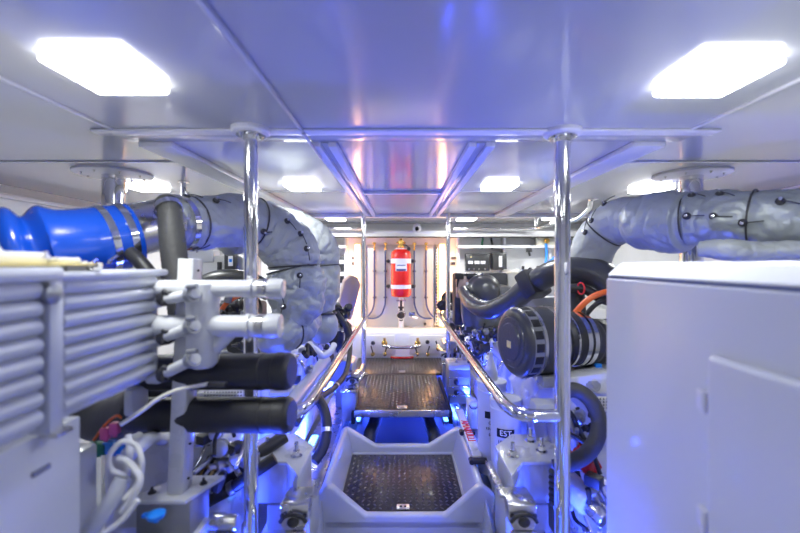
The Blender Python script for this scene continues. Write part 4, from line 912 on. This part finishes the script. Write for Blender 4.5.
# gas cylinder
q = P(401, 297, 4.35); zt = P(401, 249, 4.35).z; zb = q.z; H = zt - zb; rc = .111; cx = q.x
t = thing('fire_cylinder', 'red fire suppression cylinder strapped to the far wall', 'fire extinguisher', (cx, 4.40, zb))
MB().lathe((cx, 4.40, zb), (0, 0, 1), [(0, 0), (0, rc * .85), (.012, rc * .97), (.03, rc), (H - .06, rc), (H - .03, rc * .93), (H - .008, rc * .72), (H + .015, rc * .42), (H + .02, rc * .3), (H + .02, 0)], 40).build('body', 'red', t)
MB().lathe((cx, 4.40, zt + .015), (0, 0, 1), [(0, .035), (.02, .035), (.025, .022), (.05, .022), (.05, .032), (.075, .032), (.08, .018), (.10, .016), (.10, 0)], 16).cyl((cx - .05, 4.40, zt + .07), (cx + .05, 4.40, zt + .07), .012, seg=12).build('valve', 'brass', t)
MB().torus((cx, 4.40, zt + .0), (0, 0, 1), .062, .010, 20).build('collar', 'trim', t)
for py, hgt in ((261, .05), (287, .042)):
    z = P(0, py, 4.3).z; b_ = MB().ring((cx, 4.40, z), (0, 0, 1), rc, hgt, .004, 40).build('strap', 'trim', t)
    for sx in (-1, 1): MB().box((cx + sx * (rc + .008) - .012, 4.37, z - .02), (cx + sx * (rc + .008) + .03 * sx + .012 * 0, 4.41, z + .02), .003).box((cx + sx * (rc + .03) - .02, 4.40, z - .012), (cx + sx * (rc + .03) + .02, 4.59, z + .012), .003).build('buckle', 'dark', b_)
z0, z1 = P(0, 271, 4.3).z, P(0, 263, 4.3).z
def curved(mb, cx, cy, r, a0, a1, za, zb_, n=8):
    b = bmesh.new(); lo = [b.verts.new((cx + math.sin(a0 + (a1 - a0) * i / n) * r, cy - math.cos(a0 + (a1 - a0) * i / n) * r, za)) for i in range(n + 1)]
    hi = [b.verts.new((v.co.x, v.co.y, zb_)) for v in lo]
    for i in range(n): b.faces.new((lo[i], lo[i + 1], hi[i + 1], hi[i]))
    mb._merge(b)
m = MB(); curved(m, cx, 4.40, rc + .0015, -.55, .60, z0, z1); o = m.build('label_plate', 'label', t)
m = MB(); curved(m, cx, 4.40, rc + .0025, -.45, .50, z0 + .002, z0 + .022); m.build('printed_band', 'navy', o)
m = MB(); curved(m, cx, 4.40, rc + .0025, -.40, .45, z1 - .03, z1 - .02); m.build('printed_line', 'navy', o)
# manometer
MB().lathe((cx + .085, 4.34, zt - .0), (0, -1, 0), [(0, .02), (.02, .02), (.022, .014), (.022, 0)], 16).tube([(cx + .02, 4.38, zt + .05), (cx + .06, 4.36, zt + .04), (cx + .085, 4.35, zt + .015)], .006, 8, 4).build('gauge', 'dark', t)
# blue pipes with brass heads
for x1, side, lab in ((-.315, -1, 'outer blue pipe left of the red cylinder with a brass head'), (-.190, -1, 'inner blue pipe left of the red cylinder with a brass head'), (.140, 1, 'inner blue pipe right of the red cylinder with a brass head'), (.275, 1, 'outer blue pipe right of the red cylinder with a brass head')):
    o_ = abs(x1) > .25; ztp = P(0, 250, 4.5).z; e = .43 * side; zc = P(0, 319, 4.5).z
    b_ = P(0, 300, 4.5).z
    pts = [(x1, 4.56, ztp), (x1, 4.56, 1.3), (x1, 4.56, b_)]
    if o_: pts += [(x1 + .012 * side, 4.56, b_ - .09), (x1 + .05 * side, 4.56, zc + .05), (x1 + .09 * side, 4.56, zc + .01)]
    else: pts += [(x1 + .01 * side, 4.56, b_ - .08), (x1 + .05 * side, 4.56, zc + .04), (x1 + .12 * side, 4.56, zc), (x1 + .2 * side, 4.56, zc)]
    t = thing('wall_pipe', lab, 'pipe', (x1, 4.56, zc), 'blue pipes with brass heads on the far wall')
    MB().tube(pts, .0095, 12, 6).build('pipe', 'navy', t)
    MB().lathe((x1, 4.56, ztp), (0, 0, 1), [(0, .012), (.02, .012), (.02, .007), (.06, .007), (.06, .018), (.085, .018), (.09, .008), (.09, 0)], 12).build('brass_head', 'brass', t)
    for z in (1.05, 1.35): MB().box((x1 - .02, 4.555, z), (x1 + .02, 4.592, z + .014), .002).build('clip', 'dark', t)
# centre pedestal tube with valve
t = thing('drain_assembly', 'steel drain valve on the white tube below the red cylinder', 'valve', (0, 4.5, .72))
MB().cyl((-.01, 4.55, .717), (-.01, 4.55, 1.08), .028, seg=20).build('tube', 'trim', t)
MB().lathe((-.01, 4.50, .86), (0, 0, 1), [(-.06, 0), (-.06, .02), (-.03, .03), (-.02, .045), (.03, .045), (.04, .02), (.08, .018), (.08, .032), (.10, .032), (.10, .014), (.17, .012), (.17, 0)], 12).build('valve_body', 'dark', t)
MB().box((-.065, 4.49, 1.02), (.045, 4.51, 1.035), .003).build('handle', 'steel', t)
MB().torus((-.01, 4.455, .87), (0, 1, 0), .045, .008, 20).build('valve_ring', 'steel', t)
t = thing('wall_cock', 'small steel cock on the white wall right of the drain valve', 'valve', P(413, 320, 4.5))
MB().cyl(P(413, 317, 4.58), P(413, 317, 4.5), .014).lathe(P(413, 317, 4.5), (1, 0, -.3), [(-.05, 0), (-.05, .012), (.0, .016), (.06, .012), (.06, 0)], 12).box(P(409, 316, 4.49), P(415, 312, 4.5), .002).build('body', 'steel', t)
MB().lathe(P(425, 324, 4.585), (0, -1, 0), [(0, .016), (.02, .014), (.03, .006), (.03, 0)], 12).build('wall_stud', 'dark', None, 'small dark stud on the white wall right of the cock', 'stud')
# grab bar on plinth
t = thing('grab_bar', 'horizontal grab bar with brass feet at the foot of the far wall', 'bar', P(402, 347, 4.15))
MB().tube([P(383, 345.5, 4.16), P(390, 347, 4.12), P(402, 347.5, 4.11), P(414, 347, 4.12), P(420, 345.5, 4.16)], .017, 14, 6).build('bar', 'steel', t)
for px in (384.5, 417.5): MB().lathe(P(px, 343, 4.20), (0, -1, 0), [(0, .03), (.02, .03), (.03, .02), (.05, .02), (.05, 0)], 16).cyl(P(px, 338, 4.17), P(px, 345, 4.16), .014, seg=12).build('foot', 'brass', t)
for k, (px, py) in enumerate(((373, 354), (385, 354), (417, 354), (427.5, 354), (438, 349))):
    t = thing('sea_cock', ('first', 'second', 'third', 'fourth', 'fifth')[k] + ' brass sea cock from the left along the foot of the far wall', 'valve', P(px, py + 4, 4.15), 'brass sea cocks along the foot of the far wall')
    MB().lathe(P(px, py, 4.20), (0, -1, .15), [(0, .02), (.015, .02), (.02, .016), (.05, .020), (.055, .010), (.055, 0)], 10).build('body', 'brass', t)
    MB().cyl(P(px, py - 1, 4.155), P(px + (2 if k % 2 else -2), py - 8, 4.15), .007, seg=10).build('lever', 'dark', t)
for k, (px, py) in enumerate(((373, 343), (427.5, 342))):
    MB().lathe(P(px, py, 4.20), (0, -1, .2), [(0, .022), (.02, .02), (.03, .012), (.05, .012), (.05, 0)], 12).build('pipe_stub', 'dark', None, 'short dark stub on the plinth %s of the grab bar' % ('left', 'right')[k], 'stub')
MB().tube([P(391, 357.4, 4.18), P(397, 357.8, 4.14), P(407, 357.8, 4.14), P(413, 357.2, 4.18)], .012, 10, 5).build('red_hose', 'red', None, 'thin red hose lying along the foot of the far wall', 'hose')
# tiny camera
t = thing('security_camera', 'small white dome camera with a dark lens above the red cylinder', 'camera', P(417, 232, 4.28))
MB().ell(P(417, 228, 4.30), (.045, .045, .05), 20).build('housing', 'trim', t); MB().ell(P(417, 228.8, 4.255), (.022, .012, .024), 16).build('lens', 'ink', t)
# instruments on far wall, right
t = thing('meter_panel', 'dark meter panel with three white dials on the far wall at right', 'panel', P(478, 272, 4.5))
MB().box(P(466, 271, 4.52), P(488, 254, 4.61), .006).build('case', 'plastic', t)
for px in (470.5, 477, 483): m = MB().box(P(px - 2.3, 264, 4.508), P(px + 2.3, 261, 4.522), .002); m.build('dial', 'label', t)
MB().lathe(P(471, 257, 4.52), (0, -1, 0), [(0, .01), (.01, .008), (.01, 0)], 10).build('indicator', 'yellow', t)
for px in (469, 474, 479, 485): MB().cyl(P(px, 269, 4.52), P(px, 269, 4.50), .008, seg=10).build('terminal', 'brushed', t)
t = thing('breaker_box', 'black breaker box with a pale side label right of the meter panel', 'device', P(498, 272, 4.5))
MB().box(P(493, 270, 4.48), P(504, 253, 4.61), .008).build('case', 'plastic', t); MB().box(P(499, 267, 4.472), P(502, 256, 4.482), .001).build('label_plate', 'label', t)
m = MB(); text_flat(m, 'mtu', .05, Matrix.Translation(P(497.2, 262, 4.470)) @ Matrix.Rotation(R(90), 4, 'Z') @ Matrix.Rotation(R(90), 4, 'Y') @ Matrix.Rotation(0, 4, 'X')) if False else None
for px, sx, lab in ((453, 1, 'steel door latch on the far wall right of the far right pole'), (354, -1, 'steel door latch on the far wall left of the far left pole')):
    t = thing('door_latch', lab, 'latch', P(px, 264, 4.6)); MB().box(P(px - 2, 259, 4.59), P(px + 3, 257, 4.61), .003).build('keeper', 'dark', t); MB().box(P(px - 2, 265, 4.59), P(px + 2, 262, 4.61), .003).build('handle', 'dark', t)
t = thing('meter_panel', 'dark meter panel on the far wall left of the far left pole', 'panel', P(341, 285, 4.5))
MB().box(P(337, 283, 4.52), P(346, 256, 4.61), .006).build('case', 'dark', t)
for py in (262, 274): MB().box(P(339, py + 2, 4.508), P(344, py - 2, 4.522), .002).build('dial', 'label', t)
for px, lab in ((482, 'green cable beside the white stile above the shelf'),):
    MB().tube([P(482, 249, 4.5), P(482, 244, 4.5), P(483, 238, 4.5)], .012, 8, 4).build('cable', 'green', None, lab, 'cable')
MB().tube([P(492, 249, 4.5), P(492, 244, 4.5), P(491, 238, 4.5)], .012, 8, 4).build('cable', 'ink', None, 'black cable beside the white stile above the shelf', 'cable')
MB().box(P(527, 252, 4.38), P(531, 248, 4.42), .004).cyl(P(529, 252, 4.4), P(530, 256, 4.4), .012, seg=10).build('shelf_hook', 'dark', None, 'small dark hook under the shelf on the far wall', 'hook')
t = thing('hanging_cord', 'forked blue cord hanging on the far wall left of the right pole', 'cord', P(546, 270, 4.3))
for pts in ([(546, 243, 4.4), (546.5, 255, 4.35), (545, 266, 4.3)], [(563, 252, 4.3), (554, 258, 4.3), (546, 265, 4.3)], [(545, 264, 4.3), (546, 270, 4.3)]): MB().tube([P(*p) for p in pts], .014, 10, 5).build('cord', 'azure', t)
MB().lathe(P(546, 241, 4.4), (0, -1, 0), [(0, .03), (.03, .03), (.03, .015), (.05, .015), (.05, 0)], 16).build('knob', 'brass', t)
MB().box(P(537, 247, 4.42), P(556, 237, 4.50), .008).build('junction_box', 'cream', None, 'cream junction box holding the blue cord', 'box')
t = thing('equipment_box', 'pale box with steel strips behind the black intake pipe on the far right', 'box', P(525, 295, 3.9))
MB().box((P(518, 300, 3.9).x, 3.9, .95), (P(560, 270, 3.9).x, 4.5, P(0, 270, 3.9).z), .01).build('case', 'white', t)
for py in (274, 279): MB().box(P(519, py + 1.2, 3.88), P(535, py, 3.905), .003).build('strip', 'brushed', t)
for px in (523, 538): MB().cyl(P(px, 270, 3.95), P(px, 266, 3.95), .014, seg=10).build('stud', 'dark', t)
# cabinets low on the far wall at both sides
for sx, side in ((-1, 'left'), (1, 'right')):
    a, b = sorted((.62 * sx, 2.2 * sx)); t = thing('wall_cabinet', 'white low cabinet against the far wall behind the %s engine' % side, 'cabinet', ((a + b) / 2, 4.45, 0))
    MB().box((a, 4.30, 0), (b, 4.62, .95), .008).build('body', 'wall', t)
    for k in range(3):
        x = a + (b - a) * k / 3; d = MB().box((x + .01, 4.288, .05), (x + (b - a) / 3 - .01, 4.302, .93), .004).build('door', 'wall', t); MB().cyl((x + .06, 4.28, .6), (x + .06, 4.28, .7), .008, seg=10).build('handle', 'steel', d)

# small fittings, each a part of the machine it is screwed to
DK = ('dark', 'rubber', 'dark', 'greymetal', 'steel', 'rubber', 'plastic')
accessories(eL, -1, (322, 352, 325, 375, 2.5, 3.2), 46, 3)
accessories(eL, -1, (268, 312, 345, 392, 1.95, 2.2), 26, 5)
accessories(eR, 1, (452, 502, 324, 362, 2.45, 2.9), 70, 11, DK)
accessories(bpy.data.objects['heat_exchanger'], 1, (568, 604, 398, 455, 1.66, 1.74), 22, 17)
accessories(bpy.data.objects['starter_motor'], 1, (560, 604, 480, 530, 1.5, 1.62), 18, 23)
accessories(bpy.data.objects['gearbox'], -1, (196, 258, 432, 474, 1.42, 1.48), 20, 29)
accessories(bpy.data.objects['engine_intake'], -1, (222, 252, 296, 348, 2.0, 2.1), 14, 31, DK)
